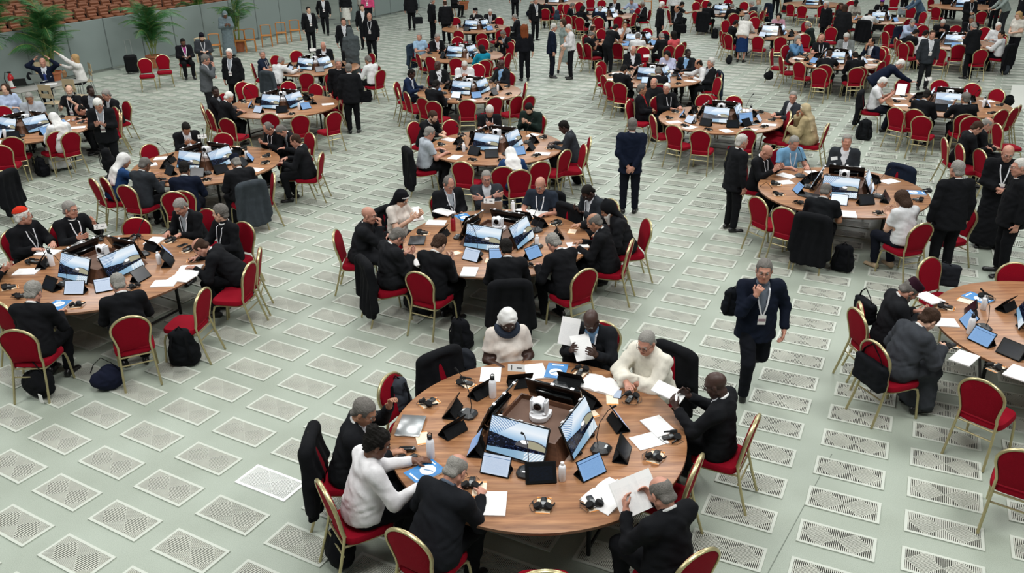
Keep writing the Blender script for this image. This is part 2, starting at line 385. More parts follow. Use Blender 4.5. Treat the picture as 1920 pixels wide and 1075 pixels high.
def skel(po, fem=False):
    st = po['kind'] == 'stand'; l = R_(po['lean']); C = V3(0, 0, .95 if st else .56)
    if st and po['lean'] > 15: C = V3(0, -.10*po['lean']/50, .93)
    Rt = rotz(R_(po['tw'])) @ rotx(-l); X, V, U = Rt[:, 0], Rt[:, 1], Rt[:, 2]
    mid = C+.22*U; N = C+.49*U+(.012*V if po['lean'] < 20 else .02*V)
    sw = .165 if fem else .185
    Sl, Sr = C+.435*U-sw*X, C+.435*U+sw*X
    Rh = rotz(R_(po['hy']+po['tw'])) @ rotx(-R_(po['hp'])) @ roty(R_(po['hr']))
    Hc = N+.045*U+Rh @ V3(0, .022, .10)
    K = dict(C=C, X=X, V=V, U=U, N=N, Rh=Rh, Hc=Hc, Rt=Rt)
    for s, S, key in ((-1, Sl, 'L'), (1, Sr, 'R')):
        w, f, n, cu = po[key]; W = V3(*w); d = W-S; D = np.linalg.norm(d); a, b = .29, .27
        if D > a+b-.005: W = S+d/D*(a+b-.005); d = W-S; D = a+b-.005
        m = (a*a-b*b+D*D)/(2*D); h = math.sqrt(max(a*a-m*m, 1e-6)); pl = V3(*po['pole']); pl[0] *= s
        dn = d/D; pl = nrm(pl-dn*(pl@dn)); E = S+dn*m+pl*h
        K[key] = dict(S=S, E=E, W=W, f=nrm(V3(*f)), n=nrm(V3(*n)), cu=cu, s=s)
    lg = po['legs']
    for i, s in enumerate((-1, 1)):
        hip = C+V3(s*.09, 0, -.03)
        if lg: k_, a_, t_ = lg[i]; kn, an, toe = V3(*k_), V3(*a_), V3(0, *t_)
        elif st: kn, an, toe = V3(s*.10, .03, .50), V3(s*.105, 0, .09), V3(s*.25, 1, 0)
        else: kn, an, toe = V3(s*.13, .42, .525), V3(s*.12, .36-.06*(s > 0), .09), V3(s*.15, 1, 0)
        K['leg%d' % i] = (hip, kn, an, nrm(toe))
    return K
def torso(K, off=0.0, b=1.0, fem=False):
    C, X, V, U, N = K['C'], K['X'], K['V'], K['U'], K['N']
    o = [ell(C+.0*U, V3(.165*b, .125*b, .115), K['Rt'], .05, off=off),
         eseg(C+.05*U+.012*b*V, C+.22*U+.012*V, X, (.150*b, .118*b), (.152*b, .116*b), .05, off=off),
         eseg(C+.22*U, C+.37*U, X, (.155, .113*min(b, 1.1)), (.160 if not fem else .145, .10), .05, off=off),
         seg(K['L']['S']-.01*U+.02*X, K['R']['S']-.01*U-.02*X, .062, .062, .05, off=off),
         seg(C+.40*U-.01*V, N+.0*U, .085, .056, .05, off=off*.6)]
    if fem: o += [ell(C+.29*U+.10*V+sx*.065*X, (.062, .055, .06), K['Rt'], .04, off=off) for sx in (-1, 1)]
    return o
def arm(A, off=0.0, off2=None, full=True):
    o2 = off if off2 is None else off2
    o = [seg(A['S'], A['E'], .056, .044, .03, off=off)]
    if full: o.append(seg(A['E'], A['W'], .044, .028, .03, off=o2))
    return o
def hand(A):
    W, f, n, cu, s = A['W'], A['f'], A['n'], A['cu'], A['s']
    n = nrm(n-f*(n@f)); t = np.cross(f, n)*s
    o = [eseg(W-.005*f, W+.075*f, t, (.026, .019), (.038, .014), .015), ]
    for i, (off, ln) in enumerate(((.031, .072), (.010, .080), (-.011, .074), (-.031, .058))):
        a1 = cu*.7+.05*i; a2 = cu*1.4+.1*i
        b0 = W+.078*f+off*t; d1 = f*math.cos(a1)+n*math.sin(a1)+t*(.10-.07*i); b1 = b0+nrm(d1)*ln*.52
        d2 = f*math.cos(a2)+n*math.sin(a2); b2 = b1+nrm(d2)*ln*.5
        o += [seg(b0, b1, .0098, .0088, .006), seg(b1, b2, .0088, .0075, .005)]
    b0 = W+.022*f+.022*t; b1 = b0+nrm(f*.55+t*.8+n*.25)*.045; b2 = b1+nrm(f*.9+t*.25+n*(.25+.3*cu))*.038
    return o+[seg(b0, b1, .014, .011, .012), seg(b1, b2, .011, .0085, .006)]
def headshapes(Rh, Hc, b=1.0):
    T = lambda *q: Hc+Rh @ V3(*q)
    E = lambda c, r, k=.02, op='+': ell(T(*c), r, Rh, k, op)
    S = lambda a, c, ra, rb, k=.015: seg(T(*a), T(*c), ra, rb, k)
    return [E((0, -.014, .036), (.077, .098, .086)), E((0, .030, -.030), (.060*b, .066, .086)), E((0, .058, -.090), (.030*b, .028, .022), .03),
            S((-.048*b, .005, -.055), (-.022, .058, -.092), .024, .018, .03), S((.048*b, .005, -.055), (.022, .058, -.092), .024, .018, .03),
            S((0, .090, .018), (0, .110, -.020), .0085, .0125, .014), E((-.013, .098, -.024), (.009, .011, .009), .008), E((.013, .098, -.024), (.009, .011, .009), .008),
            S((-.040, .072, .030), (-.010, .086, .026), .010, .010, .02), S((.040, .072, .030), (.010, .086, .026), .010, .010, .02),
            E((-.040, .060, -.028), (.022, .022, .020), .02), E((.040, .060, -.028), (.022, .022, .020), .02),
            E((-.031, .100, .006), (.017, .017, .013), .012, '-'), E((.031, .100, .006), (.017, .017, .013), .012, '-'),
            E((0, .089, -.052), (.024, .012, .007), .006), E((0, .087, -.063), (.020, .012, .007), .006),
            E((-.079, -.006, -.006), (.010, .019, .033), .006), E((.079, -.006, -.006), (.010, .019, .033), .006)]
FINE = {'n': (.042, .0074, .0080, .019), 'f': (.055, .0135, .0115, .030)}
_PC = {}
def body_mesh(pk, b, fem, res):
    key = ('body', pk, b, fem, res)
    if key in _PC: return _PC[key]
    K = skel(POSES[pk], fem); base, hs, hd, _ = FINE[res]
    sh = torso(K, 0, b*.96, fem)+[seg(K['N']-.03*K['U'], K['Hc']+K['Rh'] @ V3(0, -.025, -.07), .058, .054, .02)]
    for A in (K['L'], K['R']): sh += arm(A)
    for i in (0, 1):
        h, k, a, t = K['leg%d' % i]; sh += [seg(h, k, .082, .058, .03), seg(k, a, .054, .036, .03)]
    sh += headshapes(K['Rh'], K['Hc'], 1.0+.6*(b-1))
    for A in (K['L'], K['R']): sh += hand(A)
    fine = [(K['Hc']-.115, K['Hc']+.115, hs)]
    for A in (K['L'], K['R']):
        c = A['W']+A['f']*.07; fine.append((c-.095, c+.095, hd))
    me = nets('body', sh, base, fine); _PC[key] = me; return me
def halfw(shs): return shs
def top_mesh(pk, kind, b, fem, res):
    key = ('top', pk, kind, b, fem, res)
    if key in _PC: return _PC[key]
    po = POSES[pk]; K = skel(po, fem); st = FINE[res][3]; C, X, V, U, N = K['C'], K['X'], K['V'], K['U'], K['N']
    sit = po['kind'] == 'sit'; amp = .006
    if kind == 'jacket':
        sh = torso(K, .019, b, fem)
        sh += [seg(K['L']['S']-.012*U, K['R']['S']-.012*U, .058, .058, .03, off=.012)]
        hem = C-.17*U if not sit else C-.03*U
        sh += [eseg(C+.12*U, hem, X, (.165*b, .13*b), (.195*b, .155*b), .04, off=.012)]
        for A in (K['L'], K['R']):
            sh += arm(A, .017, .018); sh.append(ballcut(A['W']-.012*nrm(A['W']-A['E']), nrm(A['W']-A['E']), .10))
        sh += [halfcut(C+(-.19 if not sit else -.10)*U, -U if not sit else V3(0, 0, -1))]
        # lapel opening on the chest
        def vee(x, y, z, C=C, X=X, V=V, U=U):
            px, py, pz = x-C[0], y-C[1], z-C[2]
            a = px*X[0]+py*X[1]+pz*X[2]; v = px*V[0]+py*V[1]+pz*V[2]; u = px*U[0]+py*U[1]+pz*U[2]
            return np.maximum((np.abs(a)-(u-.16)*.21)*.97, .03-v)
        sh.append(Sh(vee, np.minimum(C+.16*U-.2, N-.22), np.maximum(C+.1*U+.2, N+.25), .004, '-'))
    elif kind == 'shirtfront':
        sh = torso(K, .012, b, fem)[:4]; sh += [seg(C+.40*U, N+.015*U, .082, .064, .03)]; sh += [halfcut(C+.0*U, -U), halfcut(C+.12*U-.0*V, -V)]
        amp = 0
    elif kind in ('shirt', 'tee'):
        sh = torso(K, .016, b, fem); sh += [eseg(C+.12*U, C-.02*U, X, (.16*b, .125*b), (.172*b, .135*b), .04, off=.008)]
        for A in (K['L'], K['R']):
            if kind == 'tee': 
                sh += [seg(A['S'], A['S']*.25+A['E']*.75, .070, .068, .03)]; d = nrm(A['E']-A['S']); sh.append(ballcut(A['S']*.3+A['E']*.7, d, .12))
            else: sh += arm(A, .020, .016); sh.append(ballcut(A['W']-.015*nrm(A['W']-A['E']), nrm(A['W']-A['E']), .09))
        sh += [halfcut(C+(-.04 if sit else -.05)*U, -U if not sit else V3(0, 0, -1))]; amp = .006
    elif kind in ('robe', 'habit'):
        sh = torso(K, .028, b, fem)
        for A in (K['L'], K['R']):
            w = .03 if kind == 'robe' else .05
            sh += [seg(A['S'], A['E'], .056, .046, .03, off=.026), seg(A['E'], A['W'], .046, .036, .03, off=w*.9)]; sh.append(ballcut(A['W']-.012*nrm(A['W']-A['E']), nrm(A['W']-A['E']), .13))
        (h0, k0, a0, _), (h1, k1, a1, _) = K['leg0'], K['leg1']; km = (k0+k1)/2; am = (a0+a1)/2
        if sit:
            sh += [eseg(C, km, X, (.19*b, .13), (.215, .095), .06), eseg(km-V3(0, .03, 0), am+V3(0, .04, .03), X, (.215, .10), (.25, .14), .05)]
        else:
            sh += [eseg(C+.1*U, V3(am[0], am[1]+.02, .12), X, (.165*b, .13*b), (.26, .20), .06)]
        sh += [halfcut(V3(0, 0, .07), (0, 0, -1))]; amp = .008
    post = (lambda V_: folds(V_, amp)) if amp else None
    me = nets(kind, sh, st, [], post); _PC[key] = me; return me
def legs_mesh(pk, kind, b, fem, res):
    key = ('legs', pk, kind, b, fem, res)
    if key in _PC: return _PC[key]
    K = skel(POSES[pk], fem); st = FINE[res][3]; sh = []; C = K['C']
    if kind == 'skirt':
        (h0, k0, a0, _), (h1, k1, a1, _) = K['leg0'], K['leg1']; km = (k0+k1)/2
        if POSES[pk]['kind'] == 'sit': sh = [eseg(C, km, K['X'], (.18*b, .13), (.19, .09), .05), eseg(km, km+V3(0, .0, -.2), K['X'], (.19, .09), (.2, .10), .05)]
        else: sh = [eseg(C+.1*K['U'], V3(0, .02, .40), K['X'], (.155*b, .125*b), (.21, .17), .05), halfcut(V3(0, 0, .36), (0, 0, -1))]
    else:
        sh = [ell(C, V3(.168*b, .13*b, .118), K['Rt'], .05, off=.008)]
        for i in (0, 1):
            h, k, a, t = K['leg%d' % i]; d = nrm(a-k)
            sh += [seg(h, k, .095*min(b, 1.15), .076, .04), seg(k, a, .073, .060, .03), ballcut(a+d*.0, d, .1)]
    me = nets(kind, sh, st, [], lambda V_: folds(V_, .005)); _PC[key] = me; return me
def shoe_mesh(pk, fem, res, bare=False):
    key = ('shoe', pk, fem, res)
    if key in _PC: return _PC[key]
    K = skel(POSES[pk], fem); out = []
    for i in (0, 1):
        h, k, a, t = K['leg%d' % i]; z = max(a[2]-.055, .035); q = V3(a[0], a[1], z)-t*.04
        sd = nrm(np.cross(t, V3(0, 0, 1)))
        toe = q+t*.20; toe[2] = z-.008 if abs(t[2]) < .1 else toe[2]
        sh = [eseg(q, toe, sd, (.036, .034), (.042, .026), .02), seg(q+V3(0, 0, .02), a+V3(0, 0, -.005), .036, .038, .03)]
        if a[2] < .2: sh.append(halfcut(V3(0, 0, .004), (0, 0, -1)))
        out.append(nets('shoe', sh, .014 if res == 'n' else .02, [], None, .02))
    _PC[key] = out; return out
def surf(sh, K, xs, us, extra=.004):
    """points on the front of the clothed torso for sideways xs and heights us"""
    C, X, V, U = K['C'], K['X'], K['V'], K['U']; out = []
    for x, u in zip(xs, us):
        vs = np.arange(.34, .0, -.006); Pn = C+x*X+u*U+vs[:, None]*V
        d = evalp(sh, Pn); i = np.argmax(d < .003); out.append(Pn[i]+V*extra if (d < .003).any() else C+x*X+u*U+.1*V)
    return out
def lanyard_mesh(pk, b, fem, off):
    key = ('lan', pk, b, fem, off)
    if key in _PC: return _PC[key]
    K = skel(POSES[pk], fem); sh = torso(K, off, b, fem)+[eseg(K['C']+.12*K['U'], K['C']-.03*K['U'], K['X'], (.165*b, .13*b), (.195*b, .155*b), .04, off=off*.5)]
    m = MB(); U, N, X, V = K['U'], K['N'], K['X'], K['V']
    us = [.44, .38, .32, .26, .20, .16]; xs = [.062, .060, .050, .035, .018, .004]
    for s in (-1, 1):
        pts = [N-.055*V+s*.02*X+.01*U, N+s*.058*X-.02*V+.0*U, N+s*.068*X+.02*V-.01*U]+surf(sh, K, [s*x for x in xs], us, .006)
        for a, c in zip(pts[:-1], pts[1:]):
            w = .0085*nrm(np.cross(c-a, V)) if abs(nrm(c-a)@V) < .8 else .0085*X
            for e in (0,): m.quad(a-w, a+w, c+w, c-w); m.quad(c-w-.002*V, c+w-.002*V, a+w-.002*V, a-w-.002*V)
    bp = surf(sh, K, [0], [.115], .012)[0]
    me = m.mesh('lanyard'); bd = MB(); M = Matrix([list(r) for r in np.stack([X, V, U], 1)])
    bd.box((0, 0, 0), (.085, .004, .115)); bd.box((0, .003, .0), (.078, .002, .03), mi=1)
    bdm = bd.mesh('badge'); r = (me, bdm, Matrix.Translation(Vector(bp)) @ M.to_4x4()); _PC[key] = r; return r
def collar_mesh(pk, fem):
    key = ('collar', pk, fem)
    if key in _PC: return _PC[key]
    K = skel(POSES[pk], fem); up = nrm(K['Hc']-.0*K['V']-K['N']); X = K['X']; Y = nrm(np.cross(up, X)); c = K['N']+up*.012
    m = MB(); pts = [c+X*math.cos(a)*.066+Y*math.sin(a)*.068+up*(.012*math.sin(a+math.pi)) for a in np.linspace(0, 2*math.pi, 22, endpoint=False)]
    m.tube(pts, .0095, 6, True, flat=1.3); me = m.mesh('collar', smooth=True); _PC[key] = me; return me
# hair, hats and face pieces live in head space and are shared by everyone
def hair_mesh(kind, res):
    key = ('hair', kind, res)
    if key in _PC: return _PC[key]
    I = np.eye(3); E = lambda c, r, k=.02, op='+': ell(c, r, I, k, op)
    face = [rbox((0, .122, -.050), (.13, .074, .122), None, .02, .012, '-'), rbox((0, .035, -.13), (.13, .085, .085), None, .02, .012, '-'),
            E((-.085, .0, -.012), (.02, .022, .035), .008, '-'), E((.085, .0, -.012), (.02, .022, .035), .008, '-')]
    sc = E((0, -.016, .038), (.0835, .105, .093)); lo = [rbox((0, -.1, -.17), (.2, .2, .085), None, .01, .01, '-')]
    nap = seg((-.035, -.072, -.045), (.035, -.072, -.045), .034, .034, .03)
    amp = .003
    if kind == 'short': sh = [sc, nap]+face+lo
    elif kind == 'thick': sh = [E((0, -.016, .044), (.089, .110, .100)), nap]+face+lo; amp = .005
    elif kind == 'reced': sh = [sc, nap]+face+lo+[E((0, .085, .125), (.058, .095, .085), .012, '-')]
    elif kind == 'crop': sh = [E((0, -.015, .037), (.0795, .1005, .0887)), nap]+face+lo; amp = .0008
    elif kind == 'fringe': sh = [E((0, -.016, .034), (.0815, .103, .088)), nap]+face+lo+[E((0, .015, .145), (.074, .135, .098), .012, '-')]; amp = .0015
    elif kind == 'bob': sh = [E((0, -.016, .040), (.094, .112, .100)), eseg((0, -.035, .02), (0, -.045, -.105), (1, 0, 0), (.094, .08), (.092, .075), .04), rbox((0, .12, -.06), (.066, .085, .13), None, .02, .015, '-')]; amp = .004
    elif kind == 'long': sh = [E((0, -.016, .042), (.096, .114, .102)), eseg((0, -.035, .02), (0, -.085, -.23), (1, 0, 0), (.094, .08), (.085, .045), .04), rbox((0, .12, -.07), (.062, .085, .2), None, .02, .015, '-')]; amp = .006
    elif kind == 'curly': sh = [E((0, -.03, .045), (.115, .125, .115)), eseg((0, -.05, .0), (0, -.085, -.22), (1, 0, 0), (.12, .085), (.13, .06), .05), rbox((0, .12, -.07), (.06, .075, .2), None, .02, .015, '-')]; amp = .014
    elif kind == 'bun': sh = [E((0, -.016, .040), (.087, .108, .097)), nap, E((0, -.108, .045), (.042, .036, .040), .012)]+face+lo; amp = .004
    elif kind == 'puff': sh = [E((0, -.016, .044), (.090, .110, .100)), nap, E((0, -.075, .115), (.062, .058, .052), .02)]+face+lo; amp = .008
    def post(V):
        n = np.sin(V[:, 0]*130+3*np.sin(V[:, 2]*60))*np.sin(V[:, 2]*110+V[:, 1]*70); return V+nrmr(V)*(n*amp)[:, None]
    me = nets('hair', sh, .0075 if res == 'n' else .013, [], post, .015); _PC[key] = me; return me
def nrmr(V): return V/(np.linalg.norm(V, axis=1)[:, None]+1e-6)
def hat_mesh(kind, res='n'):
    key = ('hat', kind)
    if key in _PC: return _PC[key]
    I = np.eye(3); E = lambda c, r, k=.01, op='+': ell(c, r, I, k, op)
    st = .008; cutlow = lambda z, d=(0, -.35, -1): halfcut((0, 0, z), d)
    if kind == 'skullcap': sh = [E((0, -.024, .044), (.0965, .118, .112)), halfcut((0, -.02, .082), (0, .25, -1))]
    elif kind == 'kufi': sh = [eseg((0, -.014, .06), (0, -.016, .115), (1, 0, 0), (.086, .104), (.082, .100), .01), halfcut((0, 0, .052), (0, .15, -1)), halfcut((0, 0, .142), (0, 0, 1), k=.02)]
    elif kind == 'tallcap': sh = [eseg((0, -.014, .06), (0, -.016, .135), (1, 0, 0), (.088, .106), (.090, .108), .01), halfcut((0, 0, .050), (0, .15, -1)), halfcut((0, 0, .165), (0, 0, 1), k=.012)]
    elif kind == 'hood': sh = [E((0, -.02, .040), (.098, .120, .120)), seg((0, -.02, .12), (0, -.03, .165), .05, .02, .04), eseg((0, -.05, 0), (0, -.10, -.16), (1, 0, 0), (.095, .06), (.12, .04), .04), rbox((0, .13, -.05), (.063, .075, .10), None, .03, .015, '-')]
    elif kind == 'headband': sh = [E((0, -.006, .030), (.0885, .109, .097)), halfcut((0, .05, .088), (0, -.6, 1)), halfcut((0, .05, .056), (0, .6, -1))]
    me = nets(kind, sh, st, [], None, .015); _PC[key] = me; return me
def veil_mesh(pk, fem, res, ln=.34):
    key = ('veil', pk, res, ln)
    if key in _PC: return _PC[key]
    K = skel(POSES[pk], fem); Rh, Hc = K['Rh'], K['Hc']; T = lambda *q: Hc+Rh @ V3(*q)
    bk = K['N']-.10*K['V']-.06*K['U']; low = bk-K['U']*(ln-.10)-.02*K['V']
    sh = [ell(T(0, -.02, .036), (.094, .116, .104), Rh, .03), eseg(T(0, -.045, -.02), bk, K['X'], (.098, .07), (.125, .05), .05), eseg(bk, low, K['X'], (.125, .05), (.175, .035), .04),
          ell(T(0, .12, -.03), (.064, .095, .112), Rh, .012, '-'), seg(T(0, .05, -.12), T(0, .09, -.24), .062, .08, .012, '-')]
    me = nets('veil', sh, .012 if res == 'n' else .02, [], lambda V_: folds(V_, .005)); _PC[key] = me; return me
def face_bits(res):
    if 'bits' in _PC: return _PC['bits']
    w = MB().lathe([(.001, -.012), (.0085, -.0085), (.012, 0), (.0085, .0085), (.001, .012)], 10, (0, .0805, .006))
    M = Matrix.Rotation(math.pi/2, 4, 'X'); w.lathe([(.0062, 0), (.005, -.0022)], 10, (0, .0905, .005), M, mi=1)
    eb = [MB().tube([(s*.013, .099, .027), (s*.028, .096, .033), (s*.045, .082, .029)], [.003, .0042, .002], 6).mesh('eyebrow', smooth=True) for s in (-1, 1)]
    lp = MB(); lp.tube([(-.021, .094, -.057), (-.008, .1015, -.0545), (0, .1015, -.0555), (.008, .1015, -.0545), (.021, .094, -.057)], [.002, .0038, .0035, .0038, .002], 6)
    gl = MB()
    for s in (-1, 1):
        gl.tube([(s*.032+.022*math.cos(a), .108-.10*abs(math.cos(a))*.0, .004+.017*math.sin(a)) for a in np.linspace(0, 2*math.pi, 16, endpoint=False)], .0017, 5, True)
        gl.tube([(s*.054, .107, .008), (s*.077, .06, .008), (s*.080, .0, .010)], .0016, 5)
    gl.tube([(-.011, .109, .008), (0, .111, .010), (.011, .109, .008)], .0015, 5)
    bd = nets('beard', [ell((0, .062, -.088), (.050, .046, .050), None, .03), seg((-.062, .02, -.04), (-.03, .06, -.09), .018, .02, .03), seg((.062, .02, -.04), (.03, .06, -.09), .018, .02, .03), ell((0, .10, -.058), (.024, .03, .010), None, .006, '-')], .009)
    lb = nets('beard', [eseg((0, .065, -.075), (0, .085, -.19), (1, 0, 0), (.060, .045), (.040, .026), .03), seg((-.064, .02, -.04), (-.03, .06, -.09), .02, .02, .03), seg((.064, .02, -.04), (.03, .06, -.09), .02, .02, .03), ell((0, .112, -.058), (.024, .03, .010), None, .006, '-')], .009)
    _PC['bits'] = dict(eye=w.mesh('eye', [EYEW, EYEB], smooth=True), brow=eb, lips=lp.mesh('lips', smooth=True), glasses=gl.mesh('glasses', smooth=True), beard=bd, longbeard=lb)
    return _PC['bits']
# outfits: kind, main colour, shirt colour, trousers colour, words
OUT = {
 'bs': ('suit', '17181b', '9aa0a6', '141518', 'black suit and grey shirt'), 'bw': ('suit', '18191c', 'd4d6da', '141518', 'black suit and white shirt'),
 'sb': ('suit', '191b1f', '4a5462', '131417', 'black suit and slate collar'), 'gn': ('robe', '474e50', None, None, 'dark grey habit'), 'bk': ('suit', '151619', '16171a', '121316', 'black suit with clerical collar'), 'bb': ('suit', '1b1d21', '7fa6cc', '17181b', 'black suit and light blue shirt'),
 'gs': ('suit', '2f3338', 'c9ccd0', '1b1c1f', 'dark grey suit'), 'mg': ('suit', '55595c', 'c4c8cc', '1e1f22', 'mid grey suit jacket'), 'lg': ('suit', '7c817f', 'c4c8cc', '3a3c40', 'light grey jacket'),
 'ns': ('suit', '141b2c', 'd0d4da', '12151e', 'navy suit'), 'ng': ('suit', '151b29', '6c7480', '14161c', 'dark navy suit and grey clerical shirt'), 'nb': ('suit', '1a2740', 'c8d0da', '151b26', 'blue suit'),
 'ps': ('suit', '1a1a1e', 'a0357c', '151518', 'black suit and purple shirt'), 'rs': ('suit', '17161a', '9c1f24', '131316', 'black cassock with red sash'),
 'cs': ('robe', '131417', None, None, 'black cassock'), 'gr': ('robe', '3a3d42', None, None, 'grey robe'), 'gh': ('robe', '6f7d82', None, None, 'blue grey habit'),
 'wh': ('habit', 'ddd8ca', None, None, 'cream white cassock'), 'bh': ('habit', 'a39370', None, None, 'beige habit'), 'ch': ('robe', '1c1d20', None, None, 'black robe'),
 'ws': ('shirt', 'd9dada', None, '15161a', 'white shirt'), 'wt': ('tee', 'd6d7d8', None, '171a24', 'white short-sleeved shirt'), 'lt': ('tee', 'a9b0b8', None, '17181b', 'light grey short-sleeved shirt'),
 'bt': ('tee', '17191c', None, '141518', 'black short-sleeved shirt'), 'nt': ('tee', '1d2638', None, '17181d', 'navy short-sleeved shirt'), 'dt': ('tee', '262d38', None, '17181d', 'dark blue short-sleeved shirt'),
 'lb': ('tee', '6f9cbd', None, '22252b', 'light blue short-sleeved shirt'), 'pb': ('tee', '9dbcd6', None, '22252b', 'pale blue short-sleeved shirt'), 'bl': ('shirt', 'a9b7d0', None, '1a1b20', 'light blue shirt'), 'dn': ('shirt', '5d86ab', None, '26303f', 'denim blue shirt'),
 'bj': ('shirt', '14161a', None, '131417', 'black jumper'), 'tl': ('shirt', '17829c', None, '15171b', 'teal jacket'), 'pk': ('shirt', 'd8517f', None, '1b1b1f', 'pink jacket'), 'sl': ('shirt', 'd4595f', None, '1c1c20', 'salmon pink cardigan'),
 'wj': ('shirt', 'dcdad6', None, '1a1a1e', 'white jacket'), 'cb': ('tee', 'd8cfc6', None, '3a3a3e', 'cream short-sleeved blouse'), 'wb': ('shirt', 'd9d7d8', None, '121216', 'white blouse'), 'bf': ('shirt', '14151a', None, '111216', 'black jacket'),
 'nd': ('tee', '24406a', None, '1b2740', 'blue tunic'), 'gd': ('dress', '8a9894', None, None, 'grey green dress'), 'wsk': ('dressw', 'dcdad4', None, '1c3560', 'white cardigan and dark blue skirt'),
 'bws': ('dressw', '1a1b1e', None, 'd9d7cf', 'black top and white skirt'), 'whw': ('habit', 'd9dada', None, None, 'white habit'), 'af': ('shirt', 'b8862f', None, '3a2a1a', 'yellow patterned dress'),
 'tw': ('shirt', 'a9a49a', None, '4a463e', 'beige linen jacket'), 'st': ('tee', 'd6d2c8', None, '15161a', 'white blouse with grey scarf'), 'lv': ('shirt', 'b9bdd6', None, '22242c', 'pale lilac blouse'), 'gy': ('shirt', '8f9a96', None, '2b2d30', 'grey blazer'),
 'vest': ('tee', '17181b', None, '17181b', 'black vest over white shirt'), 'dg': ('shirt', '1d2925', None, '15171a', 'dark green jumper'), 'pp': ('shirt', 'c493a4', None, '2b2d33', 'pink cardigan'),
 'bluesuit': ('suit', '4b5f74', 'c9d0d8', '222833', 'slate blue suit'),
}
HW = {'w': 'white-haired', 'g': 'grey-haired', 'dg': 'dark-grey-haired', 'k': 'black-haired', 'br': 'brown-haired', 'rb': 'red-haired', 'bl': 'fair-haired', 'lg': 'silver-haired'}
PW = {'readf': '', 'folded': '', 'holdup': '', 'reachd': '', 'table': 'leaning on the table', 'type': 'working at a tablet', 'write': 'writing', 'read': 'reading', 'phone': 'looking at a phone', 'back': 'sitting back', 'cross': 'arms folded', 'chin': 'hand at chin', 'lookL': 'head turned aside',
      'lookR': 'head turned aside', 'deep': 'bent low over the table', 'talk': 'gesturing', 'reach': 'reaching forward', 'lap': 'looking down', 'headup': 'hands on head', 'armsup': 'arms raised'}
PEOPLE = []
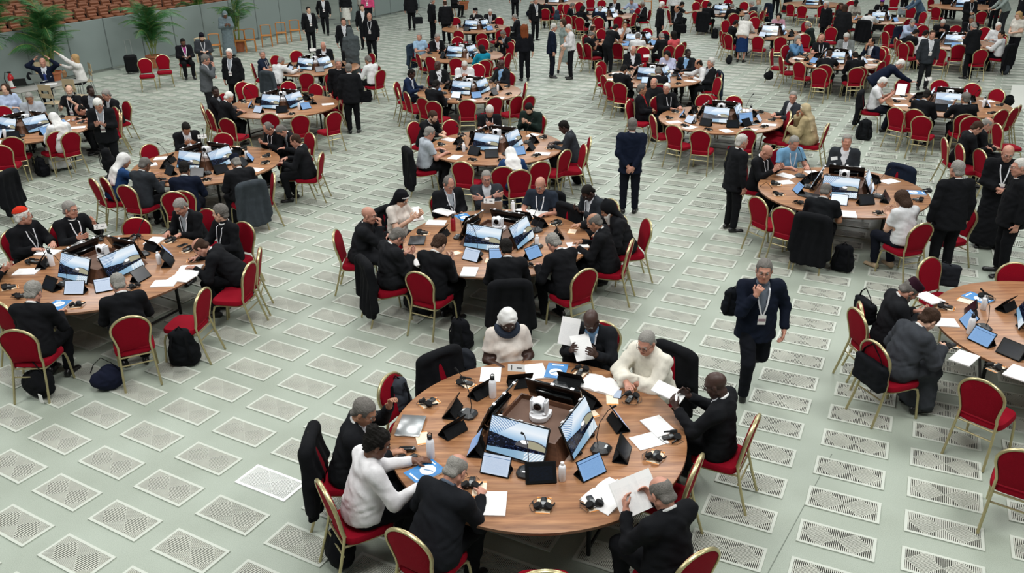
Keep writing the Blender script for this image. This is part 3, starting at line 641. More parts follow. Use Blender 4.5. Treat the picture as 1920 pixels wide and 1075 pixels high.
def person(px, py, pose, out, hair, sk, at_=None, T=None, face=None, foot=None, z=None, res='f', b=1.0, fem=False, lan=False, ex=(), chair=True, label=None, sc=1.0, fl=0.0, where=None, coat=None):
    """hair: 'kind:colour'; T: table centre (the figure faces it); face: compass degrees (0 right, 90 away, 270 to camera)"""
    rr = random.Random(int(px*7+py*13)); po = POSES[pose]; K = skel(po, fem); hz = K['Hc'][2]*sc
    if foot is not None: g = at(foot[0], foot[1], 0); h = None
    else: h = at(px, py, hz)
    if face is None:
        base = g if h is None else h; d = Vector((T[0]-base.x, T[1]-base.y)); ang = math.degrees(math.atan2(d.y, d.x))+fl
    else: ang = face
    rz = R_(ang-90); c, s = math.cos(rz), math.sin(rz); hx, hy = K['Hc'][0]*sc, K['Hc'][1]*sc
    root = Vector((g.x, g.y, 0)) if h is None else Vector((h.x-(c*hx-s*hy), h.y-(s*hx+c*hy), 0))
    if T is not None and po['kind'] == 'sit':
        v = Vector((root.x-T[0], root.y-T[1], 0)); q = v.length
        if q < 1.52: root = Vector((T[0], T[1], 0))+v*(1.52/q)
    r = empty('person', root, rz, sc); kind, mc, shc, tc, words = OUT[out]
    hk, hc = (hair.split(':')+['g'])[:2]
    link('body', body_mesh(pose, b, fem, res), r, skin(sk))
    cm = cloth(mc)
    if kind == 'suit':
        link('jacket', top_mesh(pose, 'jacket', b, fem, res), r, cm); link('shirt', top_mesh(pose, 'shirtfront', b, fem, res), r, cloth(shc)); off = .026
        link('collar', collar_mesh(pose, fem), r, cloth('e2e2e0' if out not in ('ng', 'sb') else '56606e'))
    elif kind in ('shirt', 'tee'):
        link('shirt', top_mesh(pose, kind, b, fem, res), r, cm); off = .019
        if not fem: link('collar', collar_mesh(pose, fem), r, cm if mc[0] > '8' else cloth('e2e2e0'))
    elif kind in ('robe', 'habit'):
        link('robe', top_mesh(pose, kind, b, fem, res), r, cm); off = .031
        link('collar', collar_mesh(pose, fem), r, cloth('e2e2e0') if mc[0] < '4' else cm)
    else:
        link('blouse', top_mesh(pose, 'shirt' if kind == 'dressw' else 'tee', b, fem, res), r, cm); link('skirt', legs_mesh(pose, 'skirt', b, fem, res), r, cloth(tc or mc)); off = .019
    if kind in ('suit', 'shirt', 'tee'): link('trousers', legs_mesh(pose, 'trousers', b, fem, res), r, cloth(tc))
    for me in shoe_mesh(pose, fem, res): link('shoe', me, r, mat('beige_trainer', 'c4ab8c', .7) if 'trainers' in ex else mat('black_shoe_leather', '121213', .35))
    Hm = Matrix.Translation(Vector(K['Hc'])) @ Matrix([list(q) for q in K['Rh']]).to_4x4()
    fb = face_bits(res)
    if res == 'n' or 'face' in ex:
        for s in (-1, 1): link('eye', fb['eye'], r, None, Hm @ Matrix.Translation((s*.031, 0, 0)))
        link('lips', fb['lips'], r, LIPD if sk in 'bd' else LIP, Hm)
    if hk != 'veil' and res == 'n':
        for me in fb['brow']: link('eyebrow', me, r, hairm(hc if hc != 'w' else 'lg'), Hm)
    if hk in ('veil',):
        hatv = 1
        link('veil', veil_mesh(pose, fem, res), r, cloth({'w': 'e0dfdc', 'k': '15161b', 'g': '6f7d82', 'b': 'b4a483', 'd': '474e50'}[hc]))
        link('headband', hat_mesh('headband'), r, cloth('e0dfdc'), Hm)
    elif hk != 'bald': link('hair', hair_mesh(hk, res), r, hairm(hc), Hm)
    hat = None
    for e in ex:
        if e.startswith('hat:'):
            _, hkind, hcol = e.split(':'); link({'skullcap': 'skullcap', 'kufi': 'cap', 'tallcap': 'cap', 'hood': 'hood'}[hkind], hat_mesh(hkind), r, cloth(hcol), Hm); hat = (hkind, hcol)
        elif e == 'glasses': link('glasses', fb['glasses'], r, mat('dark_glasses_frame', '26211d', .3), Hm)
        elif e == 'beard': link('beard', fb['beard'], r, hairm(hc), Hm)
        elif e == 'longbeard': link('beard', fb['longbeard'], r, hairm('w'), Hm)
    if 'scarf' in ex:
        sk_ = [K['N']+.02*K['U']+K['X']*math.cos(a)*.10+K['V']*(math.sin(a)*.095+.01)-K['U']*(.05*max(0, math.sin(a))) for a in np.linspace(0, 2*math.pi, 20, endpoint=False)]
        link('scarf', MB().tube(sk_, .042, 8, True).mesh('scarf', smooth=True), r, cloth('2c3340'))
    if lan:
        lm, bm, M = lanyard_mesh(pose, b, fem, off); link('lanyard', lm, r, RIBBON); bo = link('badge', bm, r, None, M)
        if not bm.materials: bm.materials.append(PAPER); bm.materials.append(mat('badge_print', '9a7f86', .7))
    who = 'nun' if hk == 'veil' else ('woman' if fem else 'man'); hv = ''
    if hat: hv = {'skullcap': 'with skullcap', 'kufi': 'in round cap', 'tallcap': 'in tall cap', 'hood': 'in embroidered hood'}[hat[0]]
    look = 'bald' if hk in ('bald',) else ('balding' if hk == 'fringe' else ('' if hk == 'veil' else HW[hc]))
    PEOPLE.append(dict(o=r, label=label, who='person', look=(look+' '+who).strip()+(' '+hv if hv else ''), words=words, veil={'d': 'dark grey', 'w': 'white', 'k': 'black', 'g': 'grey', 'b': 'beige'}.get(hc) if hk == 'veil' else None,
                       pose=pose, T=T, at=at_, where=where, stand=po['kind'] == 'stand', chair=chair))
    tag(r, None, 'person')
    if chair and po['kind'] == 'sit':
        cr = CHAIRS_ADD(root.x, root.y, ang, T, True, -.03, rr.uniform(-6, 6) if T else 0); CHAIRS[-1]['who'] = label
        if coat: drape_coat(cr, coat)
    r['k'] = 1; del r['k']
    return r, K
# ------------------------------------------------------------------ floor with its grates
def floor_mat():
    m = bpy.data.materials.new('green_grey_terrazzo'); m.use_nodes = True; nt = m.node_tree; N = nt.nodes; Lk = nt.links; b = N['Principled BSDF']
    tc = N.new('ShaderNodeTexCoord')
    def noise(s, d, a, c, p0, p1):
        n = N.new('ShaderNodeTexNoise'); n.inputs['Scale'].default_value = s; n.inputs['Detail'].default_value = d; Lk.new(tc.outputs['Object'], n.inputs['Vector'])
        r = N.new('ShaderNodeValToRGB'); r.color_ramp.elements[0].position = p0; r.color_ramp.elements[1].position = p1
        r.color_ramp.elements[0].color = a; r.color_ramp.elements[1].color = c; Lk.new(n.outputs['Fac'], r.inputs[0]); return r.outputs[0]
    a = noise(190, 3, lin('919b8f'), lin('aeb6a9'), .36, .64); d = noise(1.1, 5, (.86, .86, .84, 1), (1.04, 1.04, 1.04, 1), .35, .7)
    mx = N.new('ShaderNodeMix'); mx.data_type = 'RGBA'; mx.blend_type = 'MULTIPLY'; mx.inputs[0].default_value = 1
    Lk.new(a, mx.inputs[6]); Lk.new(d, mx.inputs[7]); Lk.new(mx.outputs[2], b.inputs['Base Color'])
    b.inputs['Roughness'].default_value = .5; b.inputs['Specular IOR Level'].default_value = .35
    return m
_m = MB(); _m.quad((-70, -12, 0), (80, -12, 0), (80, 110, 0), (-70, 110, 0)); _fm = _m.mesh('floor', [floor_mat()])
FLOOR = tag(link('floor', _fm), 'pale green grey terrazzo floor of the hall', kind='structure')
GF, GS, GP = mat('grate_frame_painted', 'bfc4b9', .5), mat('grate_slats', 'bfc1b5', .5, vary=.12, bscale=6), mat('grate_pit_shade', '12110e', .95, spec=.0)  # pit is a sheet on solid floor; its shade is the near-black colour
def grate_mesh(name, fmat, smat):
    m = MB(); L, S, w = .322, .160, .027; z = .011
    for c, s in (((0, S-w/2, z/2), (2*L, w, z)), ((0, -S+w/2, z/2), (2*L, w, z)), ((L-w/2, 0, z/2), (w, 2*S-2*w, z)), ((-L+w/2, 0, z/2), (w, 2*S-2*w, z))): m.box(c, s, mi=0)
    il, is_ = L-w, S-w; q = il/2; zt = .0095
    m.quad((-il, -is_, .0016), (il, -is_, .0016), (il, is_, .0016), (-il, is_, .0016), 2)
    def bar(x0, y0, x1, y1):
        if x1-x0 < .002 or y1-y0 < .002: return
        m.quad((x0, y0, zt), (x1, y0, zt), (x1, y1, zt), (x0, y1, zt), 1)
        if x1-x0 < y1-y0:
            m.quad((x0, y0, .0017), (x0, y0, zt), (x0, y1, zt), (x0, y1, .0017), 1); m.quad((x1, y0, zt), (x1, y0, .0017), (x1, y1, .0017), (x1, y1, zt), 1)
        else:
            m.quad((x0, y0, zt), (x0, y0, .0017), (x1, y0, .0017), (x1, y0, zt), 1); m.quad((x0, y1, .0017), (x0, y1, zt), (x1, y1, zt), (x1, y1, .0017), 1)
    n = 38
    for i in range(n):
        x = -il+(i+.5)*2*il/n; h = is_*(1-abs(abs(x)-q)/q)
        bar(x-.0041, h, x+.0041, is_); bar(x-.0041, -is_, x+.0041, -h)
    n = 17
    for i in range(n):
        y = -is_+(i+.5)*2*is_/n; hw = q*(1-abs(y)/is_)
        for c in (-q, q): bar(c-hw, y-.0043, c+hw, y+.0043)
    for sx in (-1, 1):
        for a, b in (((0, 0), (q, is_)), ((q, is_), (2*q, 0)), ((2*q, 0), (q, -is_)), ((q, -is_), (0, 0))):
            ax, ay, bx, by = a[0]*sx, a[1], b[0]*sx, b[1]; d = math.hypot(bx-ax, by-ay); nx, ny = -(by-ay)/d*.0022, (bx-ax)/d*.0022
            m.quad((ax+nx, ay+ny, .0098), (ax-nx, ay-ny, .0098), (bx-nx, by-ny, .0098), (bx+nx, by+ny, .0098), 1)
    return m.mesh(name, [fmat, smat, GP])
def coarse_grate(m, T_):
    il, is_, q = .295, .133, .1475; zt = .0095
    def f(x0, y0, x1, y1, mi=1, z=zt): m.quad(T_(x0, y0, z), T_(x1, y0, z), T_(x1, y1, z), T_(x0, y1, z), mi)
    f(-.322, -.16, .322, -.133, 0, .011); f(-.322, .133, .322, .16, 0, .011); f(-.322, -.133, -.295, .133, 0, .011); f(.295, -.133, .322, .133, 0, .011); f(-il, -is_, il, is_, 3, .0016)
    n = 20
    for i in range(n):
        x = -il+(i+.5)*2*il/n; h = is_*(1-abs(abs(x)-q)/q)
        for a, b in ((h, is_), (-is_, -h)):
            if b-a > .004:
                f(x-.010, a, x+.010, b)
                for e in (-.010, .010): m.quad(T_(x+e, a, .0017), T_(x+e, b, .0017), T_(x+e, b, zt), T_(x+e, a, zt), 1)
    n = 9
    for i in range(n):
        y = -is_+(i+.5)*2*is_/n; hw = q*(1-abs(y)/is_)
        for c in (-q, q):
            f(c-hw, y-.0095, c+hw, y+.0095)
            for e in (-.0095, .0095): m.quad(T_(c-hw, y+e, .0017), T_(c+hw, y+e, .0017), T_(c+hw, y+e, zt), T_(c-hw, y+e, zt), 1)
_gm = grate_mesh('floor_grate', GF, GS); _gw = grate_mesh('floor_grate_new', mat('grate_new_white', 'f0f1ee', .45), mat('grate_new_slats', 'e2e4df', .45))
_C = [[-4.1276757846676855, 7.096507477239002], [4.6818146047045435, 9.379501835209316], [0.14565724702693794, -0.10950158476032446], [7.415734125503362, -4.282848296899495], [-0.06898846640007528, 0.27894498658244893], [0.1407122879193181, 0.3138342872921873]]
def gpos(i, j):
    u, v = i/10, j/20; B = (1, v, v*v, u, u*v, u*u)
    return Vector((sum(b*c[0] for b, c in zip(B, _C)), sum(b*c[1] for b, c in zip(B, _C)), 0))
_inv = cam.matrix_world.inverted()
def pix(w):
    c = _inv @ Vector(w); return (960+F_PX*c.x/-c.z, 537.5-F_PX*c.y/-c.z) if c.z < 0 else (-9999, -9999)
_gr = []
for i in range(-40, 75):
    for j in range(-12, 105):
        p = gpos(i, j); 
        if p.y < 3 or p.y > 58 or (p.x+14.3)*.9-(p.y-29)*.43 < -.0-1.0*0+.2: continue
        u, v = pix(p)
        if -120 < u < 2040 and -20 < v < 1160: _gr.append((p.length, i, j, p, u, v))
_gr.sort(key=lambda t: t[0]); _far = MB()
for n, (_, i, j, p, u, v) in enumerate(_gr):
    d = gpos(i+.5, j)-gpos(i-.5, j); a = math.atan2(d.y, d.x)
    if n < 300:
        new = (i, j) == (2, 1)
        o = link('floor_grate', _gw if new else _gm, FLOOR); o.location = p; o.rotation_euler = (0, 0, a)
        if new: o['label'] = 'bright white floor grate, newer than the others'
    else:
        c, s = math.cos(a), math.sin(a); T_ = lambda x, y, z: (p.x+c*x-s*y, p.y+s*x+c*y, z)
        if p.y < 25: coarse_grate(_far, T_); continue
        def qd(pts, z, mi): _far.quad(*[T_(x, y, z) for x, y in pts], mi)
        qd([(-.322, -.16), (.322, -.16), (.322, .16), (-.322, .16)], .006, 0); qd([(-.295, -.133), (.295, -.133), (.295, .133), (-.295, .133)], .007, 1)
        for sx in (-1, 1): qd([(0, 0), (.1475*sx, -.133*sx), (.295*sx, 0), (.1475*sx, .133*sx)], .008, 2)
_fo = link('floor_grate', _far.mesh('far_grates', [GF, mat('far_bars_gap_shade', 'a3a89c', .5), mat('far_diamonds_gap_shade', 'b9bcb1', .45), GP]), FLOOR); _fo['kind'] = 'stuff'  # bar and diamond tones carry the averaged shade of slats and gaps
# seam lines and a pale hatch plate in the floor
_m = MB()
for a, b in ((((1182, 505), (1040, 665))), (((1560, 852), (1440, 1075)))):
    A_, B_ = at(*a, 0), at(*b, 0); n_ = (B_-A_).cross(Vector((0, 0, 1))).normalized()*.004; A_.z = B_.z = .0015
    _m.quad(A_-n_, A_+n_, B_+n_, B_-n_)
link('floor_seam', _m.mesh('seam', [mat('seam_grey', '6f776c', .8)]), FLOOR)
_q = [at(1888, 205), at(1935, 205), at(1945, 160), at(1898, 160)]; _m = MB(); _m.add([(q.x, q.y, .012) for q in _q]+[(q.x, q.y, .0) for q in _q], [(0, 1, 2, 3), (4, 0, 3, 7), (5, 1, 0, 4), (6, 2, 1, 5), (7, 3, 2, 6)])
link('floor_hatch', _m.mesh('floor_hatch', [mat('pale_hatch', 'c9cbc3', .6)]), FLOOR)

# ------------------------------------------------------------------ partition, raked seating, palms
PDIR = Vector((3.643, 7.577, 0)).normalized(); PN = Vector((-PDIR.y, PDIR.x, 0)); P0 = at(201, 133, 0)
PANELM = mat('blue_grey_partition_cloth', '86928f', .9, bump=.2, bscale=300, vary=.05)
POSTM = mat('partition_post_metal', '77807f', .4, .5)
PH = 1.72
def partition(s0, s1, base, n, label):
    r = empty('partition_screen', base+PDIR*s0); tag(r, label, 'partition'); w = (s1-s0)/n; a = math.atan2(PDIR.y, PDIR.x); R = Matrix.Rotation(a, 4, 'Z')
    pm = MB().box((w/2, 0, PH/2+.06), (w-.03, .045, PH-.06), bev=.01).mesh('panel', [PANELM]); po = MB().box((0, 0, PH/2+.03), (.035, .06, PH), bev=.008).mesh('post', [POSTM])
    ft = MB().tube([(0, -.42, .015), (0, -.2, .05), (0, 0, .07), (0, .2, .05), (0, .42, .015)], .02, 8).mesh('foot', [SILVER], True)
    for k in range(n):
        link('panel', pm, r, None, R @ Matrix.Translation((w*k, 0, 0)))
    for k in range(n+1):
        link('post', po, r, None, R @ Matrix.Translation((w*k, 0, 0))); link('foot', ft, r, None, R @ Matrix.Translation((w*k, 0, 0)))
partition(-9.0, 11.0, P0, 13, 'long blue grey fabric partition screen behind the potted palms')
partition(0, 7.2, at(640, 47), 5, 'blue grey partition screen at the back beyond the doorway')
SEATB = mat('tan_brown_upholstery', '9c6448', .45, bump=.3, bscale=50, vary=.25); SEATD = mat('dark_brown_seat_shell', '3b241c', .5)
_b = MB()
for k in range(3): _b.tube([(-.21, -.015*k, .50+.13*k), (0, -.015*k-.02, .50+.13*k), (.21, -.015*k, .50+.13*k)], .072, 8)
_b = _b.mesh('backrest', [SEATB], True); _s = MB().box((0, .20, .40), (.42, .36, .12), bev=.04).mesh('cushion', [SEATB], True); _sh = MB().box((0, -.07, .48), (.46, .05, .66), bev=.02).box((0, .1, .2), (.08, .3, .4)).mesh('shell', [SEATD], True)
TIER = mat('grey_carpet_step', '6b6e69', .9)
_tm = MB(); ROWS = []
for row in range(13):
    d = 1.6+row*.95; zz = .12*row
    c = P0+PN*d+PDIR*2; _tm.box((c.x, c.y, zz/2+.001), (26, .95, max(zz, .02)), Matrix.Rotation(math.atan2(PDIR.y, PDIR.x), 3, 'Z'))
    ROWS.append((d, zz))
tag(link('seating_tier', _tm.mesh('seating_tier', [TIER])), 'raked grey floor under the brown fixed seats', kind='structure')
_nseat = 0; A_ = math.atan2(-PN.y, -PN.x)-math.pi/2
for row, (d, zz) in enumerate(ROWS):
    for k in range(-18, 30):
        p = P0+PN*d+PDIR*(k*.60+.2*(row % 2)); u, v = pix((p.x, p.y, zz+.6))
        if not (-20 < u < 505 and -25 < v < 125): continue
        # those whose tops the screen hides are left out
        q = P0+PDIR*(k*.60); 
        if v > pix((q.x, q.y, PH))[1]+14: continue
        if _nseat >= 230: continue
        r = empty('auditorium_seat', (p.x, p.y, zz), A_); tag(r, 'brown upholstered auditorium seat in the rows behind the partition', 'seat', 'auditorium seats behind the partition')
        link('backrest', _b, r); link('cushion', _s, r); link('shell', _sh, r); _nseat += 1

LEAF = mat('palm_leaf_green', '356b34', .5, vary=.4, bscale=3); LEAFL = mat('palm_leaf_light', '67a043', .5, vary=.3, bscale=3); STEM = mat('palm_stem', '6f7f3f', .6); TERRA = mat('terracotta', 'a9623f', .75, vary=.2, bscale=8)
def frond(seed, ln):
    rnd = random.Random(seed); m = MB(); pts = []
    for k in range(13):
        t = k/12; pts.append(Vector((ln*(t*.9)*(1-.12*t), 0, ln*(.95*t-1.02*t*t))))
    m.tube(pts, [.012*(1-.8*k/12)+.002 for k in range(13)], 5, mi=1)
    for k in range(50):
        t = .14+.86*k/49; i = min(int(t*12), 11); f = t*12-i; p = pts[i].lerp(pts[i+1], f); d = (pts[i+1]-pts[i]).normalized()
        l = ln*.34*math.sin(math.pi*min(1, .18+.82*t))**.6*(1.05-.45*t)
        for s in (-1, 1):
            a = Vector((0, s, 0)); tip = p+(a*.8+d*.62+Vector((0, 0, -.34-.3*rnd.random()))).normalized()*l; mid = p.lerp(tip, .5)+Vector((0, 0, .05*l)); w = d*.0065
            m.add([p-w*.6, p+w*.6, mid+w, mid-w, tip], [(0, 1, 2, 3), (3, 2, 4)])
    return m.mesh('frond', [LEAF, STEM])
FR = [frond(k, l) for k, l in ((1, 1.0), (2, 1.25), (3, 1.45))]
def palm(px, py, h, nf, label, seed, spread=1.0, light=False, base=None):
    rnd = random.Random(seed); p = at(px, py, 0) if base is None else Vector(base); r = empty('potted_palm', p); tag(r, label, 'plant')
    pm = MB().lathe([(.16, 0), (.2, .02), (.25, .36), (.285, .38), (.285, .44), (.25, .44), (.24, .40), (.05, .395)], 20, caps=True).mesh('pot', [TERRA], True); link('pot', pm, r)
    tr = MB()
    for k in range(6):
        a = rnd.random()*6.3; hh = h*(.25+.3*rnd.random()); tr.tube([(0.06*math.cos(a), .06*math.sin(a), .4), (.12*math.cos(a), .12*math.sin(a), .4+hh*.6), (.2*math.cos(a), .2*math.sin(a), .4+hh)], .018, 6)
    link('stems', tr.mesh('stems', [STEM], True), r)
    for k in range(nf):
        a = k*2.399+rnd.random(); zz = .4+h*(.12+.5*rnd.random()**1.0); pt = rnd.uniform(-1.15, -.1) if k % 3 else rnd.uniform(-1.35, -.9)
        sc = rnd.uniform(.8, 1.15)*h/2.1*spread
        M = Matrix.Translation((.06*math.cos(a), .06*math.sin(a), zz)) @ Matrix.Rotation(a, 4, 'Z') @ Matrix.Rotation(pt, 4, 'Y') @ Matrix.Scale(sc, 4)
        link('frond', FR[k % 3], r, LEAFL if (light and k % 3 == 0) else LEAF, M)
palm(0, 0, 3.1, 40, 'large spreading palm rising behind the partition screen', 3, 1.2, True, P0+PDIR*-3.6+PN*.9)
palm(104, 160, 2.0, 40, 'dark green potted palm behind the man with hands on head', 5, 1.25)
palm(0, 0, 2.6, 26, 'palm behind the partition screen above the two empty red chairs', 15, .8, True, P0+PDIR*5.6+PN*.9)
palm(292, 127, 1.9, 40, 'bushy potted palm behind the two empty red chairs', 7, 1.15)
palm(449, 97, 3.0, 24, 'tall potted palm beside the nun in grey', 9, .7)
palm(870, 18, 2.3, 14, 'potted palm in a terracotta pot at the top edge', 11, .9)
palm(747, 16, 2.2, 14, 'small potted palm by the back partition screen', 12, .8)

# ------------------------------------------------------------------ chairs
def back_outline(k=1.0, n=14):
    pts = [(.175*k, 0), (.172*k, .06), (.190*k, .16), (.212*k, .25)]
    for i in range(1, n): a = math.pi*i/n; pts.append((.216*k*math.cos(a), .27+.19*k*math.sin(a)))
    return pts+[(-x, y) for x, y in reversed(pts[:4])]
BM = Matrix.Translation((0, -.205, .485)) @ Matrix.Rotation(R_(11), 4, 'X')
def chair_proto(simple):
    pts = [BM @ Vector((x, 0, y)) for x, y in back_outline()]
    fr = MB(); fr.tube(pts, .0145, 8, flat=1.25); 
    pad = MB(); o = back_outline(.93); n = len(o)
    for sgn, y in ((1, .026), (-1, -.014)):
        ring0 = [BM @ Vector((x, .006*sgn, .012+z*.985)) for x, z in o]; ring1 = [BM @ Vector((x*.93, y, .025+z*.95)) for x, z in o]
        cen = [BM @ Vector((x*.5, y*1.25, .11+z*.58)) for x, z in o]
        vs = ring0+ring1+cen; fs = []
        for a in range(2):
            for i in range(n): q = (a*n+i, a*n+(i+1) % n, (a+1)*n+(i+1) % n, (a+1)*n+i); fs.append(q if sgn < 0 else q[::-1])
        c = tuple(2*n+i for i in range(n)); fs.append(c if sgn < 0 else c[::-1]); pad.add(vs, fs)
    st = MB(); vs = []; rows = [(.86, .395), (.99, .415), (1.0, .445), (.95, .468), (.6, .480)]; m = 28
    for k, z in rows:
        for i in range(m):
            a = 2*math.pi*i/m; ca, sa = math.cos(a), math.sin(a); rx, ry = .225, .225; e = .42
            vs.append((rx*k*math.copysign(abs(ca)**e, ca), .015+ry*k*math.copysign(abs(sa)**e, sa), z))
    fs = [tuple(range(m-1, -1, -1)), tuple((len(rows)-1)*m+i for i in range(m))]
    for a in range(len(rows)-1): fs += [(a*m+i, a*m+(i+1) % m, (a+1)*m+(i+1) % m, (a+1)*m+i) for i in range(m)]
    st.add(vs, fs)
    legs = []
    for s in (-1, 1):
        legs.append([(s*.176, -.205, .50), (s*.178, -.215, .44), (s*.19, -.27, .22), (s*.20, -.335, .006)])
        legs.append([(s*.192, -.05, .395), (s*.2, .13, .400), (s*.205, .19, .375), (s*.208, .215, .30), (s*.215, .245, .006)])
    sf = MB(); 
    for s in (-1, 1): sf.tube([(s*.178, -.22, .395), (s*.192, -.02, .392)], .011, 6)
    sf.tube([(-.2, .16, .385), (.2, .16, .385)], .010, 6); sf.tube([(-.18, -.23, .30), (.18, -.23, .30)], .009, 6); sf.tube([(-.178, -.215, .40), (.178, -.215, .40)], .010, 6)
    r = empty('banquet_chair', (0, 0, -50))
    link('seat', st.mesh('seat', [RED], True), r); link('backrest', pad.mesh('backrest', [RED], True), r)
    if simple:
        for l in legs: sf.tube(l, .0135, 5)
        for k in range(len(pts)): pass
        sf.tube(pts, .0155, 5, flat=1.25); link('frame', sf.mesh('frame', [GOLD], True), r)
    else:
        link('back_frame', fr.mesh('back_frame', [GOLD], True), r); link('seat_frame', sf.mesh('seat_frame', [GOLD], True), r)
        for l in legs: link('leg', MB().tube(l, .0135, 8).mesh('leg', [GOLD], True), r)
    return r
CH, CHS = chair_proto(False), chair_proto(True)
CHAIRS = []
def CHAIRS_ADD(x, y, ang, T, occ, off=0.0, jit=0, label=None):
    a = R_(ang+jit-90); x -= -math.sin(a)*-off if False else 0
    bx, by = -math.sin(a), math.cos(a)
    c = copy_tree(CHS if y > 20 else CH); c.location = (x+bx*off, y+by*off, 0); c.rotation_euler = (0, 0, a); tag(c, label, 'chair')
    CHAIRS.append(dict(o=c, T=T, occ=occ, label=label, coat=None)); return c
def chair(px, py, T=None, face=None, z=.74, label=None, bag=None, coat=None, fl=0):
    """an empty chair, placed by the middle of its backrest"""
    p = at(px, py, z)
    if face is None: ang = math.degrees(math.atan2(T[1]-p.y, T[0]-p.x))+fl
    else: ang = face
    a = R_(ang-90); o = Vector((-math.sin(a), math.cos(a), 0))*.255
    cx, cy = p.x+o.x, p.y+o.y
    if T is not None:
        q = math.hypot(cx-T[0], cy-T[1])
        if q < 1.2: cx, cy = T[0]+(cx-T[0])*1.2/q, T[1]+(cy-T[1])*1.2/q
    c = CHAIRS_ADD(cx, cy, ang, T, False, 0, 0, label)
    if coat: drape_coat(c, coat)
    return c
def _coat(seed):
    rn = random.Random(seed)
    B = lambda x, y, z: tuple(BM @ Vector((x, y, z)))
    X = (1, 0, 0)
    sh = [eseg(B(0, 0, .40), B(0, -.01, .10), X, (.235, .060), (.265, .068), .05), seg(B(-.17, 0, .41), B(.17, 0, .41), .055, .055, .05), eseg(B(0, -.02, .10), (0, -.30, .16+.05*rn.random()), X, (.265, .068), (.275, .060), .04),
          seg(B(-.22, -.02, .38), (-.285, -.30, .34), .055, .042, .04), seg(B(.22, -.02, .38), (.29, -.28, .30), .055, .042, .04), halfcut((0, 0, .16), (0, .1, -1)),
          eseg(B(0, .085, .36), B(0, .085, -.15), X, (.15, .05), (.19, .06), .02, '-')]
    def post(V): 
        n = np.sin(V[:, 0]*44+seed+1.5*np.sin(V[:, 2]*5))*np.clip((.95-V[:, 2])*1.6, 0, 1); V[:, 1] += .016*n; V[:, 2] += .012*np.sin(V[:, 0]*17+seed)*np.clip(.6-V[:, 2], 0, 1); return V
    return nets('coat', sh, .017, [], post)
COATS = []; COAT_MESH = [_coat(1), _coat(4)]
def drape_coat(c, col):
    hexs = {'k': '131417', 'g': '3b4146', 'n': '18202f', 'b': '2b3846'}
    p = c.location; o = link('coat', COAT_MESH[len(COATS) % 2], None, cloth(hexs[col])); o.location = (p.x, p.y, 0); o.rotation_euler = c.rotation_euler
    tag(o, None, 'coat'); w = {'k': 'black', 'g': 'dark grey', 'n': 'navy', 'b': 'grey blue'}[col]
    COATS.append((o, w)); 
    for q in CHAIRS:
        if q['o'] == c: q['coat'] = w; COATS[-1] = (o, w, q)
# wooden and cream chairs
def wchair(px, py, ang, m, label, slot=False):
    p = at(px, py, .45); r = empty('wooden_chair' if not slot else 'office_chair', (p.x, p.y, 0), R_(ang-90)); tag(r, label, 'chair')
    link('seat', MB().box((0, 0, .445), (.42, .42, .03), bev=.02).mesh('seat', [m], True), r)
    bk = MB()
    if slot:
        for z0, h in ((.60, .12), (.80, .16)): bk.box((0, -.2-.1*(z0-.5), z0+h/2), (.44, .02, h), bev=.01)
        bk.box((-.18, -.235, .76), (.08, .02, .1)).box((.18, -.235, .76), (.08, .02, .1))
    else:
        bk.tube([(-.2, -.215, .80), (-.1, -.245, .82), (.1, -.245, .82), (.2, -.215, .80)], .062, 6, flat=.25)
    link('backrest', bk.mesh('backrest', [m], True), r)
    lm = m if not slot else SILVER; w = .023 if not slot else .014
    for sx in (-1, 1):
        link('leg', MB().tube([(sx*.19, -.225, .80 if not slot else .62), (sx*.19, -.19, .44), (sx*.2, -.24, .01)], w, 6).mesh('leg', [lm], True), r)
        link('leg', MB().tube([(sx*.18, .17, .44), (sx*.195, .19, .01)], w, 6).mesh('leg', [lm], True), r)
    return r
def folding(x, y, ang, label): pass

# ------------------------------------------------------------------ tables and what lies on them
TAB = {}; TR = 1.344
PROPS = []
def reg(o, desc, T, cat): tag(o, None, cat); PROPS.append(dict(o=o, desc=desc, T=T)); return o
_tt = MB().lathe([(1.30, -.032), (TR-.004, -.030), (TR, -.026), (TR, -.003), (TR-.004, 0)], 96).mesh('tabletop', [TOPWOOD], True)
_te = MB().lathe([(TR+.0015, -.027), (TR+.0015, -.004)], 96, caps=False).mesh('edge_band', [wood_mat('edge_band_wood', '5f3f2a', '7a553b', 2, .45)])
_tl = MB(); _tl.tube([(0, -.55, .69), (0, .55, .69)], .02, 6); _tl.tube([(0, -.5, .08), (0, .5, .08)], .016, 6); _tl.tube([(0, 0, .69), (-.45, 0, .66)], .014, 6); _tl.tube([(0, 0, .35), (-.4, 0, .66)], .012, 6)
_tl = _tl.mesh('leg_frame', [BLACKM], True); _l1 = MB().tube([(0, 0, .70), (0, 0, .01)], .022, 8).mesh('leg', [BLACKM], True)
_tapr = MB().lathe([(1.10, .655), (1.10, .715), (1.07, .715), (1.07, .655), (1.10, .655)], 48, caps=False).mesh('under_frame', [BLACKM], True)
